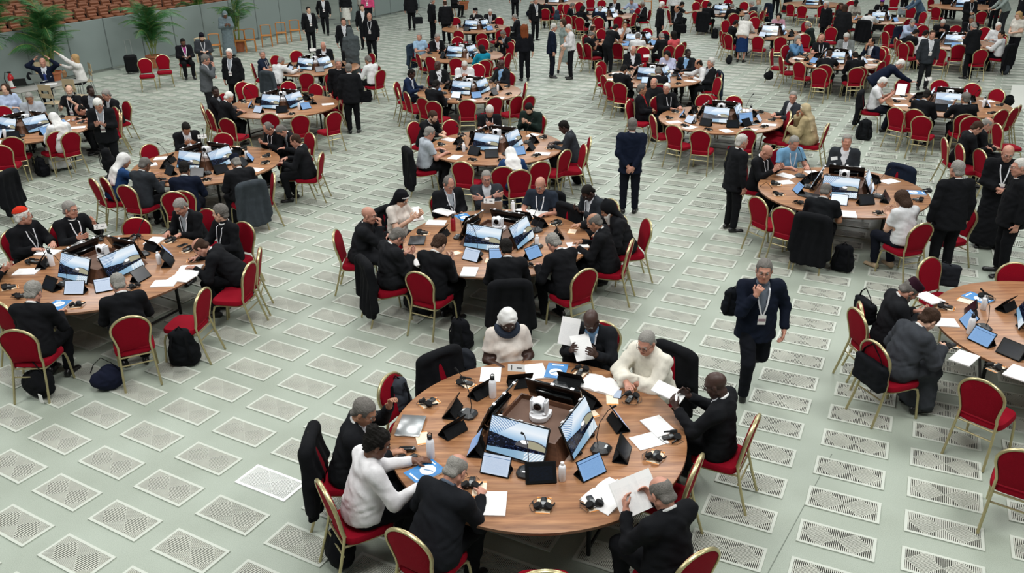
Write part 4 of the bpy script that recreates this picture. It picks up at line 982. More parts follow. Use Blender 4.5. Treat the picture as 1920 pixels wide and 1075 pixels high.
def screen_mat():
    m = bpy.data.materials.new('conference_feed_screen'); m.use_nodes = True; nt = m.node_tree; N = nt.nodes; Lk = nt.links; b = N['Principled BSDF']
    b.inputs['Base Color'].default_value = (0, 0, 0, 1); b.inputs['Roughness'].default_value = .15
    uv = N.new('ShaderNodeUVMap'); uv.uv_map = 'uv'; sp = N.new('ShaderNodeSeparateXYZ'); Lk.new(uv.outputs[0], sp.inputs[0]); u, v = sp.outputs[0], sp.outputs[1]
    def mt(op, a, b_=None, c=None):
        n = N.new('ShaderNodeMath'); n.operation = op
        for k, q in enumerate((a, b_, c)):
            if q is None: continue
            if isinstance(q, (int, float)): n.inputs[k].default_value = q
            else: Lk.new(q, n.inputs[k])
        return n.outputs[0]
    def mixc(f, a, c):
        n = N.new('ShaderNodeMix'); n.data_type = 'RGBA'
        Lk.new(f, n.inputs[0])
        for q, k in ((a, 6), (c, 7)):
            if isinstance(q, tuple): n.inputs[k].default_value = q
            else: Lk.new(q, n.inputs[k])
        return n.outputs[2]
    def ramp(f, els):
        r = N.new('ShaderNodeValToRGB'); 
        while len(r.color_ramp.elements) < len(els): r.color_ramp.elements.new(.5)
        for e, (p, c) in zip(r.color_ramp.elements, els): e.position = p; e.color = lin(c)
        Lk.new(f, r.inputs[0]); return r.outputs[0]
    sky = ramp(v, [(.45, '7fa9cf'), (.60, 'b4d0e8'), (.78, 'eaf2f9'), (1, 'd2e3f1')])
    d = mt('SQRT', mt('ADD', mt('POWER', mt('ADD', u, .35), 2), mt('POWER', mt('SUBTRACT', v, .35), 2)))
    st = mt('MULTIPLY', mt('GREATER_THAN', mt('SINE', mt('MULTIPLY', d, 130)), .1), mt('LESS_THAN', u, mt('SUBTRACT', mt('MULTIPLY', v, .75), .25)))
    c = mixc(mt('MULTIPLY', st, .75), sky, lin('3f77b0'))
    # audience band
    vo = N.new('ShaderNodeTexVoronoi'); vo.inputs['Scale'].default_value = 26; Lk.new(uv.outputs[0], vo.inputs['Vector'])
    crowd = ramp(vo.outputs['Distance'], [(0, 'b9cff0'), (.16, '27365c'), (.45, '0b1020'), (1, '05070f')])
    edge = mt('ADD', .56, mt('MULTIPLY', u, -.18)); isc = mt('LESS_THAN', v, edge); c = mixc(isc, c, crowd)
    flo = ramp(u, [(0, '7fa6c4'), (.5, '8db1cb'), (1, 'c3d6e4')]); isf = mt('LESS_THAN', v, mt('ADD', .14, mt('MULTIPLY', u, .16))); c = mixc(isf, c, flo)
    fs = mt('MULTIPLY', isf, mt('MULTIPLY', mt('GREATER_THAN', u, .66), mt('GREATER_THAN', mt('SINE', mt('ADD', mt('MULTIPLY', u, 120), mt('MULTIPLY', v, -60))), 0))); c = mixc(fs, c, lin('eef4f8'))
    e1 = mt('ADD', mt('POWER', mt('DIVIDE', mt('SUBTRACT', u, .78), .30), 2), mt('POWER', mt('DIVIDE', mt('SUBTRACT', v, .36), .24), 2))
    ar = mt('MULTIPLY', mt('LESS_THAN', e1, 1), mt('GREATER_THAN', v, .36)); c = mixc(ar, c, lin('57565a'))
    ar2 = mt('MULTIPLY', mt('LESS_THAN', e1, .75), mt('MULTIPLY', mt('GREATER_THAN', v, .37), mt('GREATER_THAN', u, .70))); c = mixc(ar2, c, lin('a39f86'))
    e2 = mt('ADD', mt('POWER', mt('DIVIDE', mt('SUBTRACT', u, .63), .07), 2), mt('POWER', mt('DIVIDE', mt('SUBTRACT', v, .50), .055), 2)); c = mixc(mt('LESS_THAN', e2, 1), c, lin('ffffff'))
    Lk.new(c, b.inputs['Emission Color']); b.inputs['Emission Strength'].default_value = 1.0
    return m
SCREEN = screen_mat()
_mw, _mh = .545, .315
_mf = MB().box((0, 0, _mh/2), (_mw+.022, .022, _mh+.026), bev=.006).box((0, .025, _mh*.42), (_mw*.7, .035, _mh*.55), bev=.012); 
for x in (-.2, 0, .2): _mf.box((x, .0, _mh+.016), (.035, .026, .006), mi=1)
_mf = _mf.mesh('monitor_frame', [BLACKG, WHITEP], True)
_ms = MB().quad((-_mw/2, -.0125, .003), (_mw/2, -.0125, .003), (_mw/2, -.0125, _mh), (-_mw/2, -.0125, _mh)).mesh('screen', [SCREEN]); uv_planar(_ms, lambda c: (c.x/_mw+.5, c.z/_mh))
_mst = MB().box((-.15, .02, -.015), (.03, .09, .02)).box((.15, .02, -.015), (.03, .09, .02)).mesh('foot_bracket', [BLACKM])
def riser_mesh():
    m = MB(); a, b, h = .395, .315, .17; t = .018
    B_ = [(-a, -a, 0), (a, -a, 0), (a, a, 0), (-a, a, 0)]; T_ = [(-b, -b, h), (b, -b, h), (b, b, h), (-b, b, h)]; I_ = [(-b+t, -b+t, h), (b-t, -b+t, h), (b-t, b-t, h), (-b+t, b-t, h)]; D_ = [(x, y, h-.05) for x, y, _ in I_]
    m.add(B_+T_+I_, [(0, 1, 5, 4), (1, 2, 6, 5), (2, 3, 7, 6), (3, 0, 4, 7), (4, 5, 9, 8), (5, 6, 10, 9), (6, 7, 11, 10), (7, 4, 8, 11), (3, 2, 1, 0)])
    m.add(I_+D_, [(0, 1, 5, 4), (1, 2, 6, 5), (2, 3, 7, 6), (3, 0, 4, 7)]); m.add(D_, [(0, 1, 2, 3)], 1)
    return m.mesh('board_box', [BOXWOOD, TRAYWOOD])
_rm = riser_mesh()
def camera_meshes():
    b = MB().lathe([(.085, 0), (.092, .012), (.090, .05), (.07, .062), (.066, .075)], 24).box((.03, .06, .028), (.13, .09, .054), bev=.008).mesh('camera_base', [WHITEP], True)
    y = MB()
    for s in (-1, 1): y.box((s*.068, 0, .135), (.026, .085, .14), bev=.011)
    y.box((0, 0, .078), (.15, .1, .02), bev=.008); y = y.mesh('yoke', [WHITEP], True)
    M = Matrix.Rotation(math.pi/2, 4, 'X'); h = MB().lathe([(.045, -.055), (.055, -.045), (.056, .03), (.050, .05), (.044, .056)], 20, (0, 0, .155), M).lathe([(.056, -.05), (.052, 0), (.056, .05)], 8, (0, 0, .155), Matrix.Rotation(math.pi/2, 4, 'Y')).mesh('camera_head', [WHITEP], True)
    l = MB().lathe([(.034, .054), (.036, .064), (.030, .066), (.012, .060)], 20, (0, 0, .155), M).mesh('lens', [BLACKG], True)
    return b, y, h, l
CAMM = camera_meshes()
HALL = math.radians(-27)
def table(key, c, name, lod, num=None, yaw=0):
    TAB[key] = (c[0], c[1], name); x, y = c
    r = empty('round_table', (x, y, 0)); tag(r, 'round walnut conference table, '+name, 'table')
    for me, nm, z in ((_tt, 'tabletop', .75), (_te, 'edge_band', .75)): link(nm, me, r, None, Matrix.Translation((0, 0, z)))
    link('under_frame', _tapr, r)
    for s in (-1, 1):
        link('leg_frame', _tl, r, None, Matrix.Rotation(HALL, 4, 'Z') @ Matrix.Translation((s*.72, 0, 0)) @ Matrix.Rotation(0 if s > 0 else math.pi, 4, 'Z'))
        for t in (-1, 1): link('leg', _l1, r, None, Matrix.Rotation(HALL, 4, 'Z') @ Matrix.Translation((s*.72, t*.5, 0)))
    q = empty('monitor_box', (x, y, .75), HALL+yaw); link('board_box', _rm, q); reg(q, 'brown wooden box holding the monitors', key, 'box')
    for k, wd in enumerate(('front', 'right', 'rear', 'left')):
        a = HALL+yaw+math.pi/2*k; d = Vector((math.sin(a), -math.cos(a), 0))
        if lod == 2 and k > 1: 
            pass
        mo = empty('monitor', (x+d.x*.468, y+d.y*.468, .782), a); mo.rotation_euler = (R_(-24), 0, a)
        link('monitor_frame', _mf, mo); link('screen', _ms, mo)
        if lod < 2: link('foot_bracket', _mst, mo)
        desc = {'front': 'front left monitor with lit screen', 'right': 'right monitor with lit screen', 'rear': 'rear monitor seen from its back', 'left': 'left monitor seen edge-on'}[wd]
        tag(mo, desc+', '+name, 'monitor', 'monitors on the round tables')
    cz = .75+.125; cm = empty('conference_camera', (x+.02, y+.05, cz), R_(-20)); 
    for nm, me in zip(('camera_base', 'yoke', 'camera_head', 'lens'), CAMM): link(nm, me, cm)
    tag(cm, 'white swivelling camera amid the monitors, '+name, 'camera', 'conference cameras')
# small things
_tabc = MB().box((0, 0, .092), (.262, .009, .182), bev=.004).mesh('case', [BLACKF], True)
_tabs = MB().box((0, .088, .042), (.25, .006, .098), Matrix.Rotation(R_(35), 3, 'X')).box((0, .05, .001), (.25, .13, .004)).mesh('folded_cover', [BLACKF])
def doc_mat(name, bg, ink, em, head=None):
    m = bpy.data.materials.new(name); m.use_nodes = True; nt = m.node_tree; N = nt.nodes; Lk = nt.links; b = N['Principled BSDF']
    uv = N.new('ShaderNodeUVMap'); uv.uv_map = 'uv'; br = N.new('ShaderNodeTexBrick'); br.inputs['Color1'].default_value = lin(ink); br.inputs['Color2'].default_value = lin(bg); br.inputs['Mortar'].default_value = lin(bg)
    br.inputs['Scale'].default_value = 9; br.inputs['Mortar Size'].default_value = .035; br.inputs['Brick Width'].default_value = .55; br.inputs['Row Height'].default_value = .11; br.inputs['Bias'].default_value = -.15; br.offset_frequency = 2
    Lk.new(uv.outputs[0], br.inputs['Vector']); sp = N.new('ShaderNodeSeparateXYZ'); Lk.new(uv.outputs[0], sp.inputs[0])
    def cmp(op, s, v): n = N.new('ShaderNodeMath'); n.operation = op; Lk.new(s, n.inputs[0]); n.inputs[1].default_value = v; return n.outputs[0]
    def mul(a, c): n = N.new('ShaderNodeMath'); n.operation = 'MULTIPLY'; Lk.new(a, n.inputs[0]); Lk.new(c, n.inputs[1]); return n.outputs[0]
    ins = mul(mul(cmp('GREATER_THAN', sp.outputs[0], .09), cmp('LESS_THAN', sp.outputs[0], .91)), mul(cmp('GREATER_THAN', sp.outputs[1], .10), cmp('LESS_THAN', sp.outputs[1], .80)))
    mx = N.new('ShaderNodeMix'); mx.data_type = 'RGBA'; Lk.new(ins, mx.inputs[0]); mx.inputs[6].default_value = lin(bg); Lk.new(br.outputs[0], mx.inputs[7]); last = mx.outputs[2]
    if head:
        hd = mul(cmp('GREATER_THAN', sp.outputs[1], .84), cmp('LESS_THAN', sp.outputs[1], .87)); m2 = N.new('ShaderNodeMix'); m2.data_type = 'RGBA'; Lk.new(hd, m2.inputs[0]); Lk.new(last, m2.inputs[6]); m2.inputs[7].default_value = lin(head); last = m2.outputs[2]
    if em: b.inputs['Base Color'].default_value = (0, 0, 0, 1); Lk.new(last, b.inputs['Emission Color']); b.inputs['Emission Strength'].default_value = em; b.inputs['Roughness'].default_value = .2
    else: Lk.new(last, b.inputs['Base Color']); b.inputs['Roughness'].default_value = .8
    return m
DOCB = doc_mat('lit_tablet_document', '8fb9ea', '6f9bd0', .85, '2d4f7c'); DOCW = doc_mat('lit_tablet_white', 'cfdef2', 'a9bfdc', .9, '5c7faa'); DARKS = doc_mat('dark_tablet_screen', '0b0c0f', '1c2a44', .5)
PRINT = doc_mat('printed_paper', 'e9e8e6', 'd3d3d3', 0)
def scr(m, name):
    me = MB().quad((-.121, -.0052, .010), (.121, -.0052, .010), (.121, -.0052, .174), (-.121, -.0052, .174)).mesh(name, [m]); uv_planar(me, lambda c: (c.x/.242+.5, (c.z-.01)/.164)); return me
_scr = {'b': scr(DOCB, 'screen'), 'w': scr(DOCW, 'screen'), 'k': scr(DARKS, 'screen')}
def tablet(key, x, y, ang, lit='b'):
    """ang: compass direction the screen faces"""
    r = empty('tablet', (x, y, .757), R_(ang+90)); M = Matrix.Rotation(R_(-36), 4, 'X')
    link('case', _tabc, r, None, M); link('folded_cover', _tabs, r, None, Matrix.Translation((0, .02, .0))); link('screen', _scr[lit], r, None, M)
    return reg(r, {'b': 'tablet with blue lit page', 'w': 'tablet with white lit page', 'k': 'black tablet with dark screen'}[lit], key, 'tablet')
_card = MB().box((0, 0, .002), (.115, .205, .004)).box((0, -.09, .0045), (.115, .018, .0012), mi=1).box((0, .097, .0045), (.115, .010, .0012), mi=1).mesh('card', [CREAMC, ORANGE])
def card(key, x, y, ang):
    o = link('leaflet', _card); o.location = (x, y, .751); o.rotation_euler = (0, 0, R_(ang-90)); return reg(o, 'cream leaflet with orange edge', key, 'leaflet')
_hb = MB().tube([(.075*math.cos(a), .01, .0+.075*math.sin(a)+.0) for a in np.linspace(0, math.pi, 14)], .0055, 6, flat=1.4).mesh('headband', [BLACKP], True)
_ep = MB().lathe([(.006, -.012), (.028, -.012), (.031, 0), (.028, .012), (.008, .012)], 14).mesh('ear_pad', [FOAM], True)
_rc = MB().box((0, 0, .012), (.045, .105, .022), bev=.006).box((0, .02, .0245), (.03, .035, .003), mi=1).mesh('receiver', [BLACKP, mat('grey_display', '6d7172', .3)], True)
_cb = MB().tube([(.02, .05, .006), (.07, .08, .004), (.095, .02, .004), (.07, -.05, .004), (.03, -.07, .004), (-.02, -.085, .004), (-.05, -.05, .004)], .0018, 5).mesh('cable', [BLACKP], True)
def headset(key, x, y, ang, z=.754, wc=True):
    r = empty('headphones', (x, y, z), R_(ang-90), 1.18)
    link('headband', _hb, r, None, Matrix.Translation((0, -.02, .02)) @ Matrix.Rotation(R_(-78), 4, 'X')); 
    for s in (-1, 1): link('ear_pad', _ep, r, None, Matrix.Translation((s*.036, .045, .030)) @ Matrix.Rotation(R_(s*28), 4, 'Y'))
    link('receiver', _rc, r, None, Matrix.Translation((0, -.01, .0)))
    if wc: link('cable', _cb, r)
    return reg(r, 'black headphones with receiver', key, 'headphones')
_mb = MB(); _oc = [(-.05, -.085), (.05, -.085), (.085, -.04), (.085, .05), (.05, .085), (-.05, .085), (-.085, .05), (-.085, -.04)]
_mb.add([(x, y, 0) for x, y in _oc]+[(x*1.0, y*1.0, .022) for x, y in _oc]+[(x*.62, y*.7, .045) for x, y in _oc], [tuple(range(7, -1, -1)), tuple(range(16, 24))]+[(k*8+i, k*8+(i+1) % 8, (k+1)*8+(i+1) % 8, (k+1)*8+i) for k in range(2) for i in range(8)])
_mb = _mb.mesh('microphone_base', [mat('dark_grey_plastic', '232527', .4)]); _mk = MB().box((0, -.045, .047), (.05, .02, .006), mi=0).mesh('talk_button', [SILVER])
_ms2 = MB().tube([(0, .03, .04), (0, .045, .12), (0, .02, .28), (0, -.05, .42), (0, -.085, .46)], .004, 6).mesh('gooseneck', [BLACKP], True)
_mt = MB().tube([(0, -.082, .457), (0, -.12, .49)], [.009, .011], 8).mesh('microphone_tip', [FOAM], True)
def mic(key, x, y, ang, neck=True):
    r = empty('table_microphone', (x, y, .751), R_(ang+90)); link('microphone_base', _mb, r); link('talk_button', _mk, r)
    if neck: link('gooseneck', _ms2, r); link('microphone_tip', _mt, r)
    return reg(r, 'black gooseneck microphone unit' if neck else 'black eight-sided microphone unit', key, 'microphone')
_bt = MB().lathe([(.028, 0), (.031, .004), (.031, .13), (.026, .148), (.015, .155)], 18).mesh('bottle_body', [WHITEP], True); _bc = MB().lathe([(.0165, .153), (.0165, .18), (.014, .182)], 14).mesh('bottle_cap', [mat('white_cap', 'f2f2f2', .4)], True)
_fl = MB().lathe([(.034, 0), (.0365, .005), (.0365, .165), (.030, .186), (.021, .196), (.021, .202)], 20).mesh('flask_body', [WHITEP], True); _fc = MB().lathe([(.022, .20), (.023, .225), (.018, .232)], 16).tube([(-.018, 0, .228), (-.018, 0, .25), (0, 0, .262), (.018, 0, .25), (.018, 0, .228)], .005, 6).mesh('loop_lid', [BLACKP], True)
def bottle(key, x, y, kind='b', col=None):
    r = empty('water_bottle' if kind == 'b' else 'steel_flask', (x, y, .751), 0.3)
    if kind == 'b': link('bottle_body', _bt, r); link('bottle_cap', _bc, r)
    else:
        link('flask_body', _fl, r, col); link('loop_lid', _fc, r)
    return reg(r, 'small white plastic bottle' if kind == 'b' else ('red metal flask with loop lid' if col else 'white metal flask with black loop lid'), key, 'bottle')
_pp = MB().box((0, 0, .0025), (.21, .297, .005)).mesh('sheets', [PRINT]); uv_planar(_pp, lambda c: (c.x/.21+.5, c.y/.297+.5))
_pb = MB().box((0, 0, .006), (.21, .297, .012)).mesh('sheets', [PRINT]); uv_planar(_pb, lambda c: (c.x/.21+.5, c.y/.297+.5))
def paper(key, x, y, ang, n=1, z=.751, desc=None, tilt=0):
    o = link('paper_sheets', _pb if n > 1 else _pp); o.location = (x, y, z); o.rotation_euler = (R_(tilt), 0, R_(ang-90)); return reg(o, desc or ('thick stack of white papers' if n > 1 else 'white sheet of paper'), key, 'paper')
def openbook_mesh():
    m = MB(); pts = [(-.20, .004), (-.19, .010), (-.12, .022), (-.04, .024), (0, .008), (.04, .024), (.12, .022), (.19, .010), (.20, .004)]
    for (a, za), (b, zb) in zip(pts[:-1], pts[1:]): m.quad((a, -.145, za), (b, -.145, zb), (b, .145, zb), (a, .145, za)); m.quad((a, -.145, 0), (b, -.145, 0), (b, -.145, zb), (a, -.145, za)); m.quad((b, .145, 0), (a, .145, 0), (a, .145, za), (b, .145, zb))
    me = m.mesh('pages', [PRINT]); uv_planar(me, lambda c: ((c.x/.2) % 1.0, c.y/.29+.5)); return me
_ob = openbook_mesh()
def openbook(key, x, y, ang, z=.751):
    o = link('open_booklet', _ob); o.location = (x, y, z); o.rotation_euler = (0, 0, R_(ang-90)); return reg(o, 'open white booklet', key, 'book')
BLUEC = mat('blue_printed_cover', '2f7fbf', .45, vary=.25, bscale=9)
_bk = MB().box((0, 0, .006), (.21, .297, .012)).mesh('pages', [PAPER]); _bv = MB().box((0, 0, .0135), (.212, .30, .002)).mesh('cover', [BLUEC])
_bd = MB().lathe([(.070, .0148), (.070, .0156)], 28, (.0, -.03, 0)).box((0, .115, .0151), (.12, .018, .0012), mi=0).box((-.01, -.03, .0158), (.09, .014, .0008), Matrix.Rotation(.5, 3, 'Z'), mi=1).box((.05, -.122, .0151), (.06, .012, .0012)).mesh('cover_print', [mat('white_print', 'e9eef2', .6), mat('steel_blue_print', '5f86ab', .6)])
def booklet(key, x, y, ang, desc='blue covered booklet with a white disc'):
    r = empty('booklet', (x, y, .751), R_(ang-90)); link('pages', _bk, r); link('cover', _bv, r); link('cover_print', _bd, r); return reg(r, desc, key, 'book')
def laptop(key, x, y, ang, open_=True, col=SILVER, desc='silver laptop', z=.751):
    r = empty('laptop', (x, y, z), R_(ang+90)); link('laptop_base', MB().box((0, 0, .008), (.33, .23, .014), bev=.004).mesh('laptop_base', [col], True), r)
    if open_:
        M = Matrix.Translation((0, .115, .015)) @ Matrix.Rotation(R_(-22), 4, 'X'); link('laptop_lid', MB().box((0, .004, .11), (.33, .006, .22), bev=.003).mesh('laptop_lid', [col], True), r, None, M)
        me = MB().quad((-.155, 0, .012), (.155, 0, .012), (.155, 0, .21), (-.155, 0, .21)).mesh('screen', [DOCB]); uv_planar(me, lambda c: (c.x/.31+.5, (c.z-.012)/.2)); link('screen', me, r, None, M)
        link('keyboard', MB().box((0, .02, .0158), (.29, .11, .002)).mesh('keyboard', [BLACKP]), r)
    else: link('laptop_lid', MB().box((0, 0, .019), (.33, .23, .006), bev=.003).mesh('laptop_lid', [col], True), r)
    return reg(r, desc, key, 'laptop')
def phone(key, x, y, ang, z=.751, lit=False, desc=None):
    r = empty('phone', (x, y, z), R_(ang-90)); link('phone_body', MB().box((0, 0, .004), (.074, .150, .008), bev=.003).mesh('phone_body', [BLACKP], True), r)
    me = MB().quad((-.034, -.071, .0084), (.034, -.071, .0084), (.034, .071, .0084), (-.034, .071, .0084)).mesh('screen', [DOCW if lit else BLACKG]); uv_planar(me, lambda c: (c.x/.07+.5, c.y/.15+.5)); link('screen', me, r)
    return reg(r, desc or ('phone with a lit screen' if lit else 'black phone lying flat'), key, 'phone')
# bags
def bag_mesh(kind):
    if kind == 'backpack': sh = [eseg((0, 0, .12), (0, -.01, .36), (1, 0, 0), (.16, .11), (.13, .08), .05), rbox((0, .0, .12), (.15, .10, .11), None, .05, .04), ell((0, .085, .16), (.12, .06, .11), None, .03), halfcut((0, 0, .004), (0, 0, -1))]
    elif kind == 'soft': sh = [ell((0, 0, .13), (.19, .11, .13), None, .04), ell((.05, .02, .22), (.11, .08, .10), None, .05), halfcut((0, 0, .004), (0, 0, -1))]
    else: sh = [rbox((0, 0, .14), (.19, .055, .135), None, .03, .02), rbox((0, .05, .12), (.15, .03, .09), None, .02, .02)]
    return nets('bag_body', sh, .015, [], lambda V: folds(V, .006))
_bags = {}
def bag(kind, px, py, ang, col, label, z=0.0, sc=1.0, hang=False, tagw=False):
    if kind not in _bags: _bags[kind] = bag_mesh(kind)
    p = at(px, py, z); r = empty({'backpack': 'backpack', 'soft': 'soft_bag', 'brief': 'shoulder_bag'}[kind], p, R_(ang-90), sc); tag(r, label, 'bag')
    link('bag_body', _bags[kind], r, cloth(col)); sm = cloth('0d0e10')
    if kind == 'backpack':
        for s in (-1, 1): link('strap', MB().tube([(s*.07, -.09, .40), (s*.09, -.14, .30), (s*.10, -.13, .12), (s*.12, -.08, .05)], .016, 6, flat=.35).mesh('strap', [sm], True), r)
        link('handle', MB().tube([(-.04, -.03, .43), (0, -.03, .475), (.04, -.03, .43)], .008, 6).mesh('handle', [sm], True), r)
    else:
        hh = .44 if hang else .32; link('strap', MB().tube([(-.16, 0, .24), (-.10, -.02, hh*.8), (0, -.03, hh), (.10, -.02, hh*.8), (.16, 0, .24)], .011, 6, flat=.4).mesh('strap', [sm], True), r)
    if tagw: link('luggage_tag', MB().box((.15, -.09, .06), (.055, .003, .09)).mesh('luggage_tag', [PAPER]), r)
    return r
def number_card(x, y, z, ang, txt, label, stick=0.0, sc=1.0):
    r = empty('number_card', (x, y, z), R_(ang+90), sc); tag(r, label, 'card'); link('card', MB().box((0, 0, 0), (.17, .003, .075), Matrix.Rotation(R_(-20), 3, 'X')).mesh('card', [PAPER]), r)
    if txt:
        c = bpy.data.curves.new('number', 'FONT'); c.body = txt; c.size = .075; c.align_x = 'CENTER'; c.align_y = 'CENTER'; c.extrude = .0006; t = bpy.data.objects.new('number', c); me = bpy.data.meshes.new_from_object(t); bpy.data.objects.remove(t); o = link('number', me, r); me.materials.clear(); me.materials.append(BLACKP)
        o.location = (-.045, -.0026, 0); o.rotation_euler = (R_(70), 0, 0)
        link('small_print', MB().box((.03, -.0022, .0), (.05, .001, .012), Matrix.Rotation(R_(-20), 3, 'X')).mesh('small_print', [mat('grey_ink', '55565a', .7)]), r)
    if stick: link('stick', MB().tube([(0, 0, -.03), (0, 0, -stick)], .004, 6).mesh('stick', [BLACKP]), r)
    return r
def dress(key, lod, seed, skip=()):
    """lays out a table whose things the photograph shows only small"""
    x0, y0, name = TAB[key]; rn = random.Random(seed); n = {0: 10, 1: 8, 2: 5}[lod]
    for k in range(n):
        a = 2*math.pi*(k+rn.uniform(-.2, .2))/n+.3; c, s = math.cos(a), math.sin(a); dg = math.degrees(a)
        r = rn.uniform(.80, .90); tablet(key, x0+c*r, y0+s*r, dg+rn.uniform(-12, 12), rn.choice('bwkk') if s < .2 else rn.choice('kkb'))
        if lod == 0 or rn.random() < (.75 if lod == 1 else .4):
            b = a+.20; q = 1.10; hx, hy = x0+math.cos(b)*q, y0+math.sin(b)*q; card(key, hx, hy, dg+rn.uniform(-20, 20)) if lod < 2 else None; headset(key, hx, hy, dg+rn.uniform(-20, 20), .756, lod == 0)
        if rn.random() < (.55 if lod < 2 else .4): b = a-.19; paper(key, x0+math.cos(b)*1.10, y0+math.sin(b)*1.10, dg+rn.uniform(-25, 25), rn.choice((1, 2)))
    for k in range(4 if lod < 2 else 2):
        a = HALL+math.pi/4+k*math.pi/2+(math.pi*.75 if lod == 2 else 0); mic(key, x0+math.cos(a)*.68, y0+math.sin(a)*.68, math.degrees(a), lod < 2)
    for k in range(2 if lod < 2 else 1): a = rn.uniform(0, 6.28); bottle(key, x0+math.cos(a)*.74, y0+math.sin(a)*.74, rn.choice('bbf'))
# ------------------------------------------------------------------ the tables
table('A', (0.21, 6.42), 'nearest table', 0)
table('B', (-0.21, 11.28), 'second centre table', 0)
table('C', (-5.50, 10.42), 'left edge table', 0)
table('D', (5.50, 13.30), 'right table beside standing men', 0)
table('E', (6.15, 8.25), 'right edge table', 0)
def _t(k, px, py, name, lod, num=None): p = at(px, py, .75); table(k, (p.x, p.y), name, lod, num)
_t('F', 388, 308, 'second left table', 1)
_t('G', 930, 274, 'third centre table', 1)
_t('H', 530, 198, 'third left table', 1)
_t('I', 590, 127, 'rear left table', 2)
_t('J', 50, 243, 'far left edge table', 1)
_t('K', 880, 172, 'fourth centre table', 1)
_t('L', 865, 104, 'fifth centre table', 2)
_t('M', 893, 53, 'sixth centre table', 2)
_t('P', 1350, 223, 'table of beige nun', 1)
_t('O', 1222, 146, 'table of lilac blouse', 2)
_t('N', 1195, 80, 'table of salmon cardigan', 2)
_t('Q', 1133, 29, 'top centre table', 2)
_t('Q2', 1045, 3, 'top edge centre table', 2)
_t('Y', 1777, 196, 'table of shared paper', 1)
_t('U', 1567, 115, 'table of denim shirt', 1)
_t('S', 1447, 64, 'table of pink cardigan', 2)
_t('R', 1355, 23, 'table behind white cardigan', 2)
_t('V', 1645, 37, 'table of purple skullcap', 2)
_t('X', 1788, 82, 'table behind charcoal suit', 2)
_t('T', 1525, 8, 'top edge outer table', 2)
_t('W', 1805, 12, 'top right edge table', 2)
C_ = lambda k: TAB[k][:2]
# ------------------------------------------------------------------ people. rows: table, head x, head y, pose, outfit, hair, skin, extras
def sit(k, px, py, pose, out, hair, sk, **kw):
    y = at(px, py, 1.2).y; kw.setdefault('res', 'n' if y < 13.6 else 'f'); kw['T'] = C_(k) if k else None; kw['at_'] = k
    return person(px, py, pose, out, hair, sk, **kw)
def std(px, py, fx, fy, pose, out, hair, sk, face, **kw):
    y = at(fx, fy, 0).y; kw.setdefault('res', 'n' if y < 14.5 else 'f'); kw['chair'] = False
    return person(px, py, pose, out, hair, sk, face=face, foot=(fx, fy), **kw)
G_ = 'glasses'
# nearest table
sit('A', 958, 616, 'lap', 'cb', 'veil:w', 'd', fem=True, b=1.18, ex=(G_, 'face', 'scarf'), label='person in a white veil, dark neck scarf and cream blouse, holding the number 1 card')
sit('A', 1108, 602, 'read', 'bb', 'bald', 'd', b=1.08, lan=True, label='bald person in black suit and light blue shirt sorting papers over a black bag')
sit('A', 1212, 643, 'folded', 'wh', 'crop:g', 'r', b=1.22, ex=(G_,), label='person in cream cassock with short grey hair and glasses, arms on the table', coat='k')
sit('A', 1342, 722, 'readf', 'bw', 'bald', 'd', ex=(G_,), fl=-34, label='bald person with glasses in black suit turning over white papers at the right')
sit('A', 1240, 925, 'read', 'bk', 'fringe:dg', 'r', b=1.08, label='balding person in black jacket seen from behind, holding an open booklet')
sit('A', 866, 872, 'write', 'sb', 'fringe:g', 'r', b=1.2, ex=(G_,), label='balding person in black suit bending over white papers, seen from behind')
sit('A', 707, 832, 'reachd', 'wb', 'puff:k', 'b', fem=True, b=1.18, label='person in white blouse with dark hair tied up, hand on a blue booklet')
sit('A', 683, 772, 'holdup', 'bw', 'short:dg', 't', b=1.08, ex=(G_,), fl=-6, label='dark-grey-haired person in black jacket holding up headphones', coat='k')
# second centre table
sit('B', 692, 404, 'chin', 'ch', 'bald', 'r', ex=(G_,), label='bald person in black cassock resting the chin on one hand')
sit('B', 753, 372, 'read', 'cb', 'veil:k', 'w', fem=True, ex=(G_, 'face'), coat='k', label='person in black veil and white blouse reading a folder')
sit('B', 842, 345, 'lap', 'bs', 'reced:dg', 'r', b=1.1, lan=True, ex=(G_,), label='dark-haired person in black suit and grey shirt looking down, left of the folded arms')
sit('B', 912, 334, 'cross', 'gs', 'crop:g', 'r', ex=(G_,), label='grey-haired person in dark grey suit with folded arms holding the number 5 card')
sit('B', 1013, 347, 'table', 'dt', 'bald', 'r', b=1.15, lan=True, ex=(G_,), coat='k', fl=8, label='bald person in dark blue short-sleeved clerical shirt with a lanyard')
sit('B', 1102, 361, 'phone', 'gs', 'crop:k', 'd', lan=True, ex=(G_,), label='person with dark skin in grey suit looking at a phone')
sit('B', 1141, 394, 'reach', 'ch', 'short:k', 't', ex=('hat:hood:17181b', 'longbeard'), label='white-bearded person in a gold embroidered black hood')
sit('B', 1114, 417, 'type', 'bs', 'fringe:dg', 't', lan=True, label='dark-haired balding person with lanyard turning pages, right of the grey-haired man')
sit('B', 1038, 457, 'write', 'bk', 'thick:g', 'r', label='grey-haired person in black jacket leaning in, at the lower right of the second centre table')
sit('B', 949, 466, 'type', 'bw', 'short:k', 't', label='black-haired person in black suit seen from behind between two tablets', coat='k')
sit('B', 834, 453, 'phone', 'bk', 'thick:br', 'w', label='brown-haired person in black suit seen from behind taking a picture with a phone')
sit('B', 745, 445, 'phone', 'ch', 'short:dg', 'r', ex=(G_,), coat='k', label='dark-grey-haired person in black looking at a blue lit phone')
